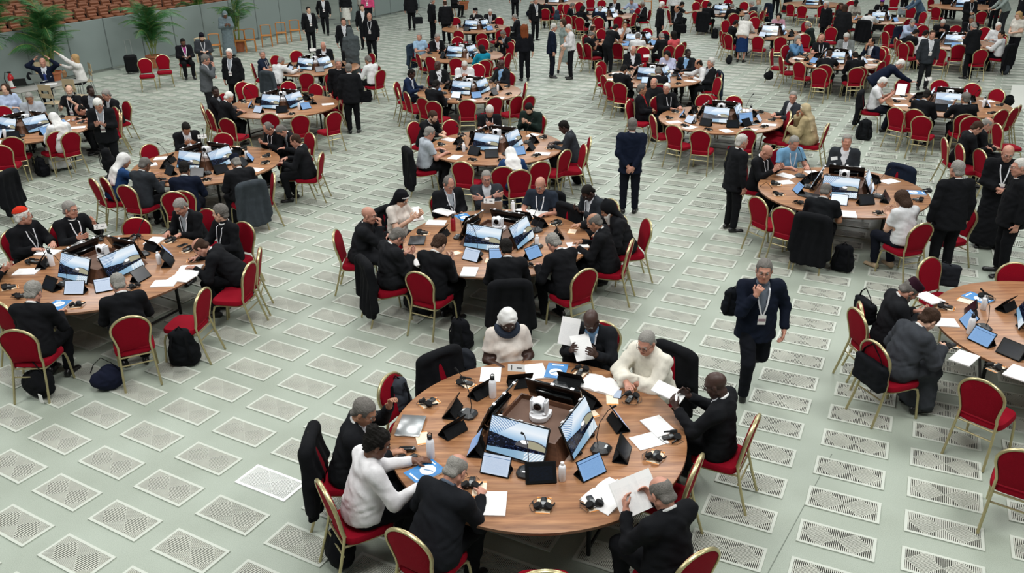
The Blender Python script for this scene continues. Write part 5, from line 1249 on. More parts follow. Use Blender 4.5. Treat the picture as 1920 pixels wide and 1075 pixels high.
# left edge table
sit('C', 44, 406, 'lookL', 'cs', 'thick:w', 'r', b=1.15, lan=True, ex=(G_, 'hat:skullcap:c8321f', 'face'), label='white-haired person with a red skullcap and lanyard')
sit('C', 132, 393, 'talk', 'bk', 'short:g', 'r', lan=True, ex=(G_,), fl=20, label='grey-haired person in black suit raising a hand, beside the red skullcap')
sit('C', 338, 388, 'type', 'bs', 'short:g', 'r', b=1.1, lan=True, label='grey-haired person in dark jacket touching headphones on the table')
sit('C', 413, 400, 'lookR', 'bk', 'thick:dg', 'w', lan=True, label='smiling person in black with dark grey hair and lanyard', fl=30)
sit('C', 376, 464, 'deep', 'bk', 'fringe:br', 'r', b=1.1, label='balding person in black bent low over the table with a stretched arm')
sit('C', 222, 532, 'type', 'bk', 'short:g', 'r', b=1.05, label='grey-haired person in black jacket seen from behind in front of the right monitor')
sit('C', 63, 549, 'type', 'bk', 'thick:g', 'r', b=1.05, label='thick grey-haired person in black jacket seen from behind, beside a blue booklet')
sit('C', -12, 470, 'phone', 'bk', 'short:g', 'r', label='person in black cut by the left edge, holding a phone')
# right table
sit('D', 1441, 286, 'read', 'bk', 'bald', 'r', ex=(G_,), lan=True, label='bald person in black with glasses, left of the light blue shirt')
sit('D', 1489, 268, 'table', 'lb', 'short:g', 'r', lan=True, label='grey-haired person in light blue short-sleeved shirt with lanyard')
sit('D', 1588, 265, 'back', 'gs', 'short:g', 'r', b=1.1, label='grey-haired person in dark grey jacket with a name tag and white shirt', fl=0)
sit('D', 1548, 358, 'type', 'bt', 'fringe:dg', 't', b=1.12, ex=(G_,), coat='k', label='balding person in black short-sleeved shirt seen from behind, coat on the chair')
sit('D', 1691, 374, 'phone', 'wt', 'bob:br', 'w', fem=True, ex=(G_, 'trainers'), fl=10, label='brown-haired person in white tee shirt and dark trousers with beige trainers')
# right edge table
sit('E', 1706, 545, 'phone', 'ch', 'short:dg', 'r', ex=('hat:kufi:2c1420', G_, 'beard'), label='bearded person in black robe and a dark maroon cap')
sit('E', 1741, 600, 'write', 'gr', 'bun:br', 'w', fem=True, fl=6, label='brown-haired person in grey robe bent over a sheet, writing')
# second left table
sit('F', 349, 241, 'phone', 'bw', 'short:k', 't', lan=True, label='black-haired person in black suit facing the camera at the second left table')
sit('F', 233, 301, 'reach', 'nd', 'veil:w', 't', fem=True, label='person in a white veil and blue tunic at the second left table')
sit('F', 272, 309, 'type', 'gs', 'short:dg', 'b', label='dark-grey-haired person in dark suit seen from behind beside the white veil')
sit('F', 346, 318, 'type', 'ns', 'thick:k', 'b', label='curly black-haired person in navy seen from behind')
sit('F', 442, 305, 'type', 'ch', 'short:g', 't', ex=('hat:kufi:161b2a', 'beard'), coat='g', label='grey-haired person in a black robe and navy round cap seen from behind')
sit('F', 503, 241, 'phone', 'bk', 'reced:dg', 'r', lan=True, ex=(G_,), label='dark-haired person with glasses and lanyard at the right rear of the second left table')
sit('F', 527, 246, 'write', 'bs', 'short:dg', 'r', label='grey-brown-haired person in black leaning over his neighbour, second left table')
sit('F', 554, 264, 'table', 'bw', 'reced:br', 'r', b=1.1, label='reddish-faced person in black suit at the right end of the second left table')
# far left table
sit('J', 55, 184, 'lap', 'lt', 'short:g', 't', label='grey-haired person in light patterned shirt looking down, far left table')
sit('J', 130, 170, 'talk', 'vest', 'bald', 'w', ex=('beard',), lan=True, label='bald bearded person in black vest waving, far left table')
sit('J', 170, 170, 'lookL', 'bs', 'crop:k', 'd', label='person with dark skin and black suit at the right of the far left table')
sit('J', 186, 190, 'lookL', 'bk', 'short:br', 'r', label='brown-haired person in profile at the far left table')
sit('J', 199, 178, 'table', 'bw', 'short:g', 'r', label='silver-haired person in black behind the brown-haired profile')
sit('J', 96, 222, 'type', 'whw', 'veil:w', 't', fem=True, label='person all in white with a white veil seen from behind')
sit('J', 150, 206, 'deep', 'bk', 'fringe:k', 'r', label='balding person in black leaning over the far left table')
sit('J', 10, 168, 'lookR', 'bl', 'long:br', 'w', fem=True, label='long brown-haired person in light blue shirt at the left edge', face=-20)
# third centre table
sit('G', 812, 219, 'reach', 'bk', 'short:br', 'w', ex=(G_, 'beard'), label='bearded person in black with glasses, third centre table')
sit('G', 813, 249, 'table', 'lt', 'short:g', 'r', coat='k', label='grey-haired person in light grey shirt seen from behind, coat on the chair')
sit('G', 918, 209, 'phone', 'bt', 'thick:lg', 'r', lan=True, ex=(G_,), label='silver-haired person in black with lanyard, third centre table')
sit('G', 992, 204, 'phone', 'dg', 'short:k', 'w', ex=('beard',), label='black-haired bearded person in dark green, third centre table')
sit('G', 1057, 238, 'type', 'gs', 'short:k', 'd', label='person with dark skin in grey suit at the right of the third centre table')
sit('G', 957, 290, 'deep', 'nd', 'veil:w', 't', fem=True, fl=0, label='person in white veil and bright blue tunic bending over the third centre table')
# third left table
sit('H', 404, 172, 'lookR', 'bs', 'crop:k', 'd', label='person with dark skin in black at the left of the third left table')
sit('H', 437, 181, 'type', 'bk', 'short:w', 'r', label='white-haired person in black seen from behind, third left table')
# rear left table
sit('I', 492, 102, 'lookR', 'nt', 'short:g', 'r', b=1.1, lan=True, label='grey-haired person in navy short-sleeved shirt, rear left table')
sit('I', 530, 114, 'reach', 'ws', 'short:g', 't', coat='g', label='grey-haired person in white shirt seen from behind, grey coat on the chair')
sit('I', 606, 86, 'lap', 'bw', 'fringe:w', 'r', b=1.15, label='white-haired person in black suit facing the camera, rear left table')
sit('I', 690, 113, 'table', 'ws', 'short:dg', 't', label='person in white shirt half hidden by the grey nun')
# fourth centre table
sit('K', 772, 138, 'table', 'nb', 'crop:k', 'd', label='person with dark skin in blue suit at the left of the fourth centre table')
sit('K', 820, 123, 'lookR', 'bw', 'bald', 'd', label='bald person with dark skin in black suit, fourth centre table')
sit('K', 871, 123, 'phone', 'whw', 'short:lg', 'r', label='white-robed person with a white cup at the fourth centre table', fl=0)
sit('K', 939, 121, 'lookR', 'bb', 'bald', 'd', label='bald person with dark skin and a black bag, right of the fourth centre table')
sit('K', 818, 160, 'type', 'bk', 'short:k', 'd', label='person in black seen from behind at the fourth centre table')
# fifth centre table
sit('L', 786, 69, 'lookR', 'pb', 'short:g', 'r', coat='b', b=1.1, label='grey-haired person in pale blue shirt, fifth centre table')
sit('L', 820, 70, 'table', 'bw', 'short:g', 'r', ex=(G_,), label='grey-haired person in black suit facing the camera, fifth centre table')
sit('L', 903, 93, 'read', 'tl', 'bob:k', 'w', fem=True, label='black-haired person in teal jacket seen from behind')
sit('L', 943, 64, 'read', 'bs', 'short:dg', 't', ex=(G_,), label='dark-grey-haired person in black with blue booklet, fifth centre table')
# sixth centre table
sit('M', 891, 22, 'lookR', 'ch', 'short:g', 'r', ex=('hat:kufi:121215', 'longbeard'), label='white-bearded person in a black cap, sixth centre table')
sit('M', 919, 23, 'reach', 'bw', 'short:lg', 'r', fl=20, lan=True, label='silver-haired person in black patting his bearded neighbour')
sit('M', 965, 33, 'table', 'bw', 'short:g', 'r', label='grey-haired person in black suit at the right of the sixth centre table')
# table P
sit('P', 1204, 167, 'back', 'rs', 'short:dg', 't', fl=20, label='dark-haired person in black cassock with red sash')
sit('P', 1226, 156, 'lookR', 'ch', 'fringe:g', 'r', label='balding person in black bending towards the white-haired man', fl=10)
sit('P', 1250, 166, 'lookR', 'cs', 'short:w', 'r', lan=True, ex=(G_,), label='old white-haired person in black with glasses and lanyard')
sit('P', 1487, 182, 'lookL', 'gs', 'short:g', 'r', ex=(G_,), label='grey-haired person with glasses beside the beige nun')
sit('P', 1509, 206, 'chin', 'bh', 'veil:b', 't', fem=True, b=1.1, label='person in beige habit and cream veil')
# table O
sit('O', 1187, 94, 'lap', 'bw', 'fringe:w', 'r', label='white-haired smiling person in black suit facing the camera', b=1.1)
sit('O', 1246, 107, 'phone', 'lv', 'long:k', 'w', fem=True, label='long black-haired person in pale lilac blouse')
sit('O', 1290, 100, 'lookL', 'bb', 'crop:k', 'd', label='person with dark skin behind the man in the white shirt')
sit('O', 1308, 117, 'back', 'bs', 'thick:lg', 'r', b=1.1, label='smiling silver-haired person in black suit leaning back', fl=20)
sit('O', 1282, 120, 'reach', 'ws', 'fringe:k', 't', coat='n', label='balding person in white shirt with navy coat on the chair')
sit('O', 1170, 131, 'type', 'bk', 'short:k', 't', label='black-haired person in black suit seen from behind, left of two')
sit('O', 1229, 127, 'type', 'bk', 'short:dg', 't', label='dark-grey-haired person in black seen from behind, right of two')
# table N
sit('N', 1112, 53, 'lookL', 'bk', 'fringe:br', 'r', label='balding brown-haired person in black, left of table')
sit('N', 1110, 66, 'phone', 'bt', 'fringe:dg', 't', label='balding person in black with a blue lit phone')
sit('N', 1173, 48, 'chin', 'wt', 'crop:br', 't', label='cropped-haired person in white shirt, hand at face')
sit('N', 1196, 69, 'type', 'ws', 'fringe:dg', 't', label='balding person in white shirt seen from behind')
sit('N', 1240, 69, 'type', 'bk', 'short:g', 'r', label='grey-haired person in black with a black backpack behind')
sit('N', 1262, 66, 'talk', 'sl', 'bob:k', 't', fem=True, label='black-haired person in salmon pink cardigan')
# table Q, Q2
sit('Q', 1074, 11, 'table', 'bk', 'short:dg', 'r', label='dark-haired person in black seen in profile, top table')
sit('Q', 1093, 17, 'type', 'bk', 'bob:k', 't', fem=True, label='black-haired person in black seen from behind, top table')
sit('Q', 1128, 15, 'type', 'ns', 'short:g', 'r', label='grey-haired person in navy seen from behind, top table')
sit('Q', 1153, 0, 'back', 'bs', 'short:k', 't', lan=True, label='person in black with white lanyard, top table')
sit('Q', 1184, 2, 'reach', 'bl', 'short:dg', 'r', label='person in pale blue shirt reaching over the top table')
sit('Q', 1205, 8, 'lap', 'bw', 'crop:g', 'b', lan=True, label='grey-haired person in black at the right end of the top table')
sit('Q2', 1025, 4, 'type', 'bk', 'short:k', 't', label='person in black at the top edge table in the centre')
# table R
sit('R', 1279, 9, 'reach', 'bt', 'short:k', 't', label='black-haired person in black short sleeves, arms on the table')
sit('R', 1337, 9, 'type', 'bk', 'short:k', 't', coat='k', label='black-haired person in black with coat on the chair')
sit('R', 1373, 13, 'type', 'bk', 'fringe:dg', 't', label='balding person in black seen from behind, right of the monitors')
sit('R', 1403, 8, 'type', 'gs', 'short:g', 'r', label='grey-haired person in dark grey seen from behind')
sit('R', 1420, 3, 'lookL', 'gy', 'bob:bl', 'w', fem=True, label='fair-haired person in a grey dress at the top right of the table')
# table S
sit('S', 1460, 32, 'type', 'pp', 'long:k', 'w', fem=True, label='dark-haired person in pink cardigan with a red sash')
sit('S', 1503, 47, 'type', 'dg', 'short:g', 'r', label='grey-haired person in dark green seen from behind')
sit('S', 1380, 45, 'type', 'bk', 'short:k', 't', label='dark-haired person beside the white cardigan woman')
# table U
sit('U', 1496, 75, 'chin', 'dn', 'bob:g', 'w', fem=True, label='grey-haired person in denim blue shirt, hands clasped')
sit('U', 1540, 72, 'lookR', 'bt', 'bald', 'r', ex=(G_,), b=1.15, lan=True, label='bald person in black short sleeves with white lanyard')
sit('U', 1587, 70, 'type', 'lg', 'thick:lg', 'r', b=1.15, lan=True, label='silver-haired person in light grey jacket')
sit('U', 1634, 79, 'chin', 'ns', 'reced:k', 't', lan=True, label='dark-haired person in navy suit, hand at mouth')
sit('U', 1558, 100, 'reach', 'bt', 'crop:br', 'r', b=1.15, label='cropped-haired person in black shirt with white collar, seen from behind')
sit('U', 1603, 105, 'type', 'bk', 'fringe:k', 't', label='balding person in black seen from behind, right of the blue denim woman')
# table V
sit('V', 1605, 6, 'type', 'tw', 'thick:k', 'd', fem=True, label='dark-skinned person in beige dress at the upper right')
sit('V', 1654, 5, 'type', 'cs', 'short:k', 't', ex=('hat:skullcap:6d2a86',), lan=True, label='person in black with a purple skullcap')
sit('V', 1632, 25, 'reach', 'ws', 'short:k', 't', coat='k', b=1.15, label='black-haired person in white shirt seen from behind, black coat on the chair')
sit('V', 1580, 12, 'lookR', 'ch', 'bob:br', 'b', fem=True, label='brown-haired person in black at the left of the upper right table')
# table X
sit('X', 1711, 43, 'reach', 'bl', 'short:g', 'w', ex=('beard',), coat='n', label='white-bearded person in light blue shirt')
sit('X', 1717, 62, 'type', 'bk', 'short:k', 't', label='black-haired person in black seen from behind, left of the grey suited standing man')
sit('X', 1768, 43, 'phone', 'cs', 'short:lg', 'r', ex=(G_,), label='silver-haired person with glasses drinking from a white cup')
sit('X', 1764, 62, 'reach', 'wt', 'short:k', 't', label='black-haired person in white shirt right of the grey suited standing man')
sit('X', 1856, 63, 'lookL', 'ws', 'short:k', 't', coat='k', label='black-haired person in white shirt leaning back, black coat on the chair')
sit('X', 1872, 50, 'lookL', 'ws', 'thick:w', 'r', label='white-haired person in white shirt talking aside')
sit('X', 1822, 36, 'lap', 'bk', 'short:dg', 't', label='dark-haired person in black at the rear of the upper right table', lan=True)
# table Y
sit('Y', 1655, 155, 'read', 'wt', 'short:w', 'r', coat='k', ex=(G_,), label='white-haired person in white short-sleeved shirt reading a held paper')
sit('Y', 1743, 178, 'type', 'bk', 'short:k', 't', label='black-haired person in black seen from behind, before the monitor')
sit('Y', 1808, 183, 'talk', 'bk', 'thick:dg', 't', label='dark-grey-haired person in black seen from behind, raising a hand')
# table Z lies outside the right edge; two of its people show
sit(None, 1832, 240, 'type', 'bk', 'short:br', 'r', face=-10, label='brown-haired person in black at the right edge, bent forward')
sit(None, 1852, 233, 'lap', 'bw', 'fringe:g', 'r', face=-20, label='balding grey-haired person behind the brown-haired one at the right edge')
# rear left: working table and bench sitters
sit(None, 80, 117, 'headup', 'ns', 'bald', 'r', face=-78, label='bald person in navy suit with both hands on the head', chair=False)
sit(None, 140, 110, 'armsup', 'wj', 'bob:bl', 'w', fem=True, face=200, label='fair-haired person in white jacket with raised arms', chair=False)
sit(None, 343, 79, 'lap', 'ps', 'crop:k', 'b', ex=('beard',), face=-62, lan=True, label='bearded person in black suit and purple shirt on a chair by the wall')
sit(None, 378, 70, 'lap', 'gr', 'short:br', 'w', face=-66, lan=True, ex=('hat:kufi:15131d', 'beard'), label='bearded person in grey robe and black round cap by the wall', chair=False)
sit(None, 850, -14, 'back', 'bk', 'short:g', 'r', face=-30, label='seated person in black at the top edge, legs crossed', chair=False)

# ------------------------------------------------------------------ standing people
std(1432, 515, 1402, 740, 'st_walk', 'ng', 'short:dg', 'r', 268, b=1.1, lan=True, ex=(G_,), label='grey-haired person in navy suit with a backpack walking towards the camera')
std(1184, 226, 1178, 400, 'st_behind', 'ns', 'short:dg', 'r', 82, label='person in navy suit seen from behind, hands clasped at the back', sc=1.02)
std(1374, 262, 1368, 432, 'st_side', 'bw', 'short:lg', 'r', 15, sc=.98, b=1.1, label='silver-haired smiling person in black suit standing at the right table')
std(1778, 300, 1757, 520, 'st_side', 'bk', 'short:g', 'r', 95, sc=1.04, b=1.15, label='grey-haired person in black suit seen from behind beside the right table')
std(1868, 278, 1846, 462, 'st_front', 'cs', 'bald', 'r', 250, lan=True, ex=(G_,), b=1.1, label='bald person with glasses in black cassock, lanyard and badge')
std(1905, 297, 1872, 515, 'st_side', 'bk', 'crop:lg', 'r', 170, sc=1.05, b=1.2, ex=(G_,), label='tall silver-haired person in black suit at the right edge')
std(204, 222, 216, 330, 'st_phone', 'bs', 'thick:w', 'r', 285, b=1.15, lan=True, label='white-haired person in black suit looking at a phone, hand on a chair')
std(400, 103, 398, 225, 'st_chin', 'mg', 'thick:dg', 'r', 10, label='dark-grey-haired person in grey jacket, hand at face')
std(440, 103, 448, 208, 'st_side', 'bs', 'short:w', 'r', 262, lan=True, b=1.1, label='white-haired person in black suit with badge beside the empty red chair')
std(425, 28, 432, 106, 'st_phone', 'gh', 'veil:g', 'b', 300, fem=True, label='person in pale grey habit and veil standing before the partition')
std(642, 116, 645, 235, 'st_side', 'bk', 'short:g', 'r', 290, label='grey-haired person in black facing the camera, half hidden by a man in front')
std(652, 128, 665, 250, 'st_side', 'bk', 'short:dg', 'r', 100, b=1.1, label='dark-grey-haired person in black coat seen from behind with a shoulder bag')
std(661, 78, 666, 162, 'st_front', 'gn', 'veil:d', 'b', 120, fem=True, sc=1.05, b=1.1, label='person in dark grey habit and veil seen from behind')
std(650, 57, 652, 128, 'st_side', 'bw', 'short:br', 'r', 280, lan=True, label='brown-haired person in black suit behind the rear left table')
std(684, 34, 686, 92, 'st_side', 'bw', 'short:br', 'w', 275, lan=True, label='young brown-haired person in black suit behind two others')
std(697, 53, 700, 115, 'st_side', 'bk', 'bald', 'r', 265, lan=True, b=1.1, label='bald person in black suit with white badge by the rear left table')
std(588, 16, 586, 98, 'st_side', 'bw', 'short:k', 'w', 300, lan=True, label='black-haired person in black suit standing by three wooden chairs')
std(614, -8, 612, 66, 'st_stride', 'bw', 'short:k', 'w', 280, lan=True, label='person in black suit with badge walking out of the doorway')
std(653, -16, 652, 52, 'st_side', 'bws', 'short:br', 'w', 260, fem=True, label='person in black top and white skirt at the doorway')
std(676, 4, 679, 46, 'st_side', 'tw', 'short:bl', 'w', 0, fem=True, label='fair-haired person in beige at the doorway')
std(691, 4, 693, 52, 'st_side', 'pk', 'bob:br', 'w', 270, fem=True, lan=True, label='person in bright pink jacket near the doorway')
std(772, -20, 773, 57, 'st_side', 'bk', 'short:dg', 'r', 100, b=1.1, label='person in black with a dark shoulder bag by the back screen')
std(816, 20, 812, 76, 'st_side', 'bk', 'short:g', 'r', 30, label='grey-haired person in black, left of two standing by the sixth centre table')
std(837, 26, 838, 82, 'st_side', 'bk', 'fringe:br', 'r', 100, b=1.1, label='balding person in black seen from behind by the sixth centre table')
std(979, 62, 984, 152, 'st_side', 'bf', 'curly:rb', 'w', 100, fem=True, lan=False, label='red curly-haired person in black seen from behind')
std(1004, -8, 1003, 76, 'st_side', 'bs', 'short:g', 'r', 300, lan=True, label='person in black suit with badge standing at the top centre')
std(966, -20, 966, 35, 'st_side', 'bk', 'short:k', 'r', 270, label='person in black standing at the top edge left of the red hair')
std(1038, 47, 1034, 146, 'st_side', 'ns', 'short:lg', 'r', 5, lan=True, label='silver-haired person in navy suit talking to two women')
std(1054, 48, 1058, 136, 'st_stride', 'gd', 'bob:br', 'w', 200, fem=True, label='brown-haired person in a grey green dress walking past')
std(1071, 57, 1070, 148, 'st_front', 'wb', 'short:lg', 'w', 182, fem=True, label='silver-haired person in white blouse and black trousers')
std(1141, 70, 1139, 140, 'st_stoop', 'bt', 'short:k', 't', 40, label='black-haired person in black shirt standing, handing over a paper')
std(1237, 26, 1234, 90, 'st_side', 'bw', 'thick:w', 'r', 10, label='white-haired person with glasses in black facing the tall man with a bag')
std(1264, 21, 1268, 98, 'st_front', 'bs', 'fringe:k', 't', 200, b=1.1, label='balding person in black suit holding papers with a bag on the arm')
std(1262, -20, 1262, 50, 'st_side', 'ws', 'short:k', 'w', 60, fem=True, label='person in white shirt at the top edge beside the wall of chairs')
std(1404, 32, 1388, 117, 'st_stoop', 'wsk', 'bob:g', 'r', 60, fem=True, b=1.2, label='grey-haired person in white cardigan and dark blue skirt bending over a table')
std(1532, 32, 1541, 90, 'st_side', 'bk', 'short:lg', 'r', 200, label='silver-haired person in black suit looking down between tables')
std(1582, 13, 1572, 100, 'st_side', 'ch', 'bob:br', 'b', 60, fem=True, b=1.1, label='brown-haired person in long black seen from behind')
std(1745, 62, 1727, 168, 'st_side', 'gs', 'crop:br', 'r', 265, lan=True, label='balding person in charcoal suit and dark tie walking with a badge')
std(1836, 45, 1812, 148, 'st_phone', 'bk', 'short:g', 'r', 110, b=1.15, label='grey-haired person in black suit seen from behind between the upper right tables')
std(1898, 40, 1893, 120, 'st_front', 'st', 'bob:bl', 'w', 200, fem=True, b=1.1, label='fair-haired person in white blouse with grey scarf')
std(1884, 12, 1875, 62, 'st_stoop', 'gy', 'short:lg', 'w', 190, fem=True, label='silver-haired person in light grey blazer reaching left')
std(1714, 12, 1716, 62, 'st_stoop', 'bluesuit', 'short:br', 't', 180, label='brown-haired person in slate blue suit bending')
std(1813, 17, 1806, 75, 'st_front', 'bk', 'short:g', 't', 270, lan=True, label='grey-haired person in black suit with a large badge')
std(1915, 20, 1905, 70, 'st_side', 'bk', 'bald', 'r', 180, label='bald person in black at the right edge')
std(1660, 150, 1640, 215, 'st_bend', 'ns', 'short:w', 'r', -10, label='white-haired person in navy bending over his neighbour')
for (a, b_, c_, d_, o_, h_, s_, f_, e_) in [
    (1693, -18, 1691, 32, 'bw', 'short:k', 'w', 270, 'person in black with lanyard and a grey bag at the top right'),
    (1771, -22, 1768, 40, 'bk', 'short:k', 't', 100, 'person in black seen from behind at the top right, left of the lit monitor'),
    (1780, -18, 1784, 36, 'bk', 'short:dg', 't', 200, 'broad person in black at the top right, before the lit monitor'),
    (1833, -16, 1834, 34, 'ns', 'short:dg', 'r', 260, 'person in dark blue standing right of the lit monitor'),
    (1862, 3, 1858, 58, 'bf', 'long:br', 'w', 210, 'long brown-haired person in black at the upper right'),
    (1850, -20, 1849, 34, 'bk', 'short:k', 't', 180, 'person in black with a patterned tie at the top edge'),
    (1478, -22, 1475, 25, 'ch', 'short:k', 't', 90, 'person in black seen from behind at the top edge'),
    (1455, -22, 1452, 28, 'bk', 'short:k', 'd', 60, 'person in black left of the red chairs at the top edge')]:
    std(a, b_, c_, d_, 'st_side', o_, h_, s_, f_, label=e_, fem=h_.startswith('long'))
# ------------------------------------------------------------------ empty chairs: backrest middle in the photograph, then table or direction faced
for k, px, py, kw in [
    ('A', 735, 738, {}), ('A', 828, 690, dict(coat='k')), ('A', 1300, 895, {}), ('A', 1022, 1105, {}),
    ('B', 1052, 410, dict(coat='k')), ('B', 1165, 430, {}), ('B', 712, 330, None),
    ('C', 257, 433, {}), ('C', 5, 590, {}), ('C', 380, 570, dict(face=172, label='empty red chair turned aside beside the upright black backpack')), ('C', 467, 520, {}),
    ('D', 1422, 392, {}), ('D', 1471, 412, {}), ('D', 1686, 330, dict(coat='n')), ('D', 1808, 410, dict(face=200)),
    ('E', 1608, 610, dict(face=8)), ('E', 1742, 512, {}), ('E', 1840, 745, {}), ('E', 1920, 880, {}), ('E', 1918, 540, {}),
    ('F', 281, 290, {}), ('F', 419, 268, {}), ('F', 201, 352, {}), ('F', 512, 345, dict(face=200, label='empty red chair turned aside at the lower right of the second left table')), ('F', 328, 380, {}), ('F', 578, 300, {}),
    ('J', 30, 268, {}), ('J', 106, 264, {}), ('J', 3, 290, {}), ('J', 228, 228, {}), ('J', 6, 215, {}), (None, 12, 340, dict(face=175, coat='k', label='red chair under a black coat at the left edge')),
    ('G', 845, 243, {}), ('G', 868, 322, {}), ('G', 1012, 322, {}), ('G', 1058, 300, {}), ('G', 1093, 290, dict(face=190)), ('G', 943, 332, {}), ('G', 780, 300, None),
    ('H', 383, 215, {}), ('H', 427, 238, {}), ('H', 507, 228, {}), ('H', 563, 232, {}), ('H', 541, 167, {}), ('H', 592, 172, {}), ('H', 629, 182, {}), ('H', 626, 226, {}), ('H', 455, 168, {}), ('H', 636, 190, {}), ('H', 420, 190, {}),
    ('I', 517, 116, {}), ('I', 556, 107, {}), ('I', 575, 150, {}), ('I', 622, 148, {}), ('I', 706, 136, {}), ('I', 697, 112, {}),
    ('K', 749, 180, {}), ('K', 764, 187, {}), ('K', 814, 205, {}), ('K', 876, 202, {}), ('K', 927, 197, {}), ('K', 968, 195, {}), ('K', 960, 170, {}), ('K', 896, 133, {}), ('K', 991, 195, {}),
    ('L', 755, 100, None), ('L', 786, 112, {}), ('L', 808, 118, {}), ('L', 855, 121, {}), ('L', 908, 125, {}), ('L', 952, 112, {}), ('L', 858, 80, {}), ('L', 906, 84, {}), ('L', 957, 90, {}),
    ('M', 860, 67, {}), ('M', 903, 72, {}), ('M', 938, 65, {}), ('M', 855, 42, {}), ('M', 936, 42, {}), ('M', 950, 60, {}),
    ('P', 1180, 205, {}), ('P', 1264, 252, {}), ('P', 1313, 262, {}), ('P', 1398, 260, {}), ('P', 1320, 193, {}), ('P', 1375, 196, {}), ('P', 1225, 232, {}), ('P', 1442, 225, {}), ('P', 1345, 160, dict(face=195)), ('P', 1505, 245, {}), ('P', 1480, 240, {}),
    ('O', 1123, 137, {}), ('O', 1135, 155, {}), ('O', 1162, 170, {}), ('O', 1333, 140, {}), ('O', 1232, 163, None), ('O', 1206, 100, {}), ('O', 1127, 128, {}),
    ('N', 1102, 93, {}), ('N', 1098, 75, {}), ('N', 1127, 65, {}), ('N', 1213, 63, {}), ('N', 1158, 92, {}), ('N', 1204, 98, {}), ('N', 1280, 90, {}), ('N', 1246, 68, {}), ('N', 1095, 92, None),
    ('Q', 1022, 15, {}), ('Q', 1052, 16, {}), ('Q', 1063, 16, {}), ('Q', 1066, 38, {}), ('Q', 1087, 42, {}), ('Q', 1123, 42, {}), ('Q', 1159, 40, {}), ('Q', 1188, 34, {}), ('Q', 1196, 24, {}), ('Q', 1034, 20, {}), ('Q', 1086, 12, {}), ('Q', 1107, 5, {}), ('Q', 1128, 8, {}), ('Q', 1198, 16, {}),
    ('R', 1243, 0, dict(face=270)), ('R', 1305, 30, {}), ('R', 1305, 12, {}), ('R', 1324, 9, {}), ('R', 1374, 34, {}), ('R', 1412, 33, {}), ('R', 1365, 6, {}), ('R', 1395, 12, {}), ('R', 1311, 0, {}),
    ('S', 1360, 73, {}), ('S', 1366, 75, {}), ('S', 1421, 79, {}), ('S', 1463, 80, {}), ('S', 1411, 30, {}), ('S', 1360, 48, {}), ('S', 1440, 15, dict(face=200, coat='n')), ('S', 1512, 50, {}), ('S', 1415, 42, {}),
    ('T', 1482, 16, {}), ('T', 1504, 19, {}), ('T', 1542, 18, {}), ('T', 1470, 8, {}), ('T', 1558, 12, {}),
    ('U', 1446, 108, {}), ('U', 1465, 118, {}), ('U', 1499, 129, {}), ('U', 1536, 142, {}), ('U', 1605, 140, {}), ('U', 1644, 127, {}), ('U', 1664, 115, {}), ('U', 1474, 97, {}), ('U', 1508, 75, {}), ('U', 1655, 100, {}), ('U', 1558, 62, dict(face=250)), ('U', 1446, 104, None),
    ('V', 1595, 40, {}), ('V', 1567, 40, {}), ('V', 1668, 55, {}), ('V', 1700, 45, {}), ('V', 1708, 22, {}), ('V', 1731, 32, {}), ('V', 1677, 3, {}), ('V', 1595, 10, {}), ('V', 1660, 70, dict(face=15)),
    ('X', 1680, 82, {}), ('X', 1694, 93, {}), ('X', 1730, 58, {}), ('X', 1795, 93, {}), ('X', 1761, 103, {}), ('X', 1846, 62, {}), ('X', 1792, 58, {}), ('X', 1838, 105, {}), ('X', 1880, 80, {}),
    ('W', 1755, 22, {}), ('W', 1882, 18, {}), ('W', 1840, 30, {}), ('W', 1745, 6, {}),
    ('Y', 1680, 218, {}), ('Y', 1728, 235, {}), ('Y', 1820, 235, {}), ('Y', 1875, 222, {}), ('Y', 1898, 218, {}), ('Y', 1692, 163, {}), ('Y', 1761, 165, {}), ('Y', 1822, 172, {}), ('Y', 1868, 183, {}), ('Y', 1862, 208, {}),
    (None, 1870, 250, dict(face=0, label='empty red chair behind the navy clothed shoulder at the right edge')), (None, 1800, 290, dict(face=-5, label='red chair left of the brown-haired person at the right edge')), (None, 1838, 300, dict(face=5, label='small visible red chair back before the bald man in cassock')),
    (None, 272, 122, dict(face=292, label='empty red chair beside the black suitcase')), (None, 305, 115, dict(face=292, label='empty red chair with a white sheet on its seat')),
    (None, 347, 93, dict(face=-62, label='red chair under the man in purple shirt by the wall')) if False else ('H', 470, 172, {}),
]:
    if kw is None: continue
    chair(px, py, C_(k) if k else None, **kw)
for px, py, a, m, l in [(499, 66, 285, CHAIRWOOD, 'orange wooden chair, leftmost of three by the partition'), (527, 61, 285, CHAIRWOOD, 'orange wooden chair, middle of three by the partition'), (553, 56, 285, CHAIRWOOD, 'orange wooden chair, rightmost of three by the partition'),
                        (402, 84, 285, CHAIRWOOD, 'brown wooden chair behind the bearded man in grey robe'), (468, 74, 285, CHAIRWOOD, 'brown wooden chair right of the nun in grey'), (450, 76, 285, CHAIRWOOD, 'brown wooden chair half behind the tall palm'),
                        (378, 92, 290, LIGHTWOOD, 'pale wooden chair under the man in grey robe'), (843, 14, 200, CHAIRWOOD, 'wooden chair under the seated man at the top edge'), (1215, 2, 260, CHAIRWOOD, 'small wooden chair at the top edge')]:
    wchair(px, py, a, m, l)
CREAMS = mat('cream_moulded_shell', 'b3a080', .5)
for px, py, a, l in [(103, 192, 70, 'cream office chair before the grey table, left one'), (146, 180, 70, 'cream office chair before the grey table, right one'), (25, 205, 60, 'cream office chair at the left edge'), (158, 152, 215, 'cream office chair under the woman in white jacket'), (80, 150, 280, 'cream office chair under the man with hands on head')]:
    wchair(px, py, a, CREAMS, l, True)
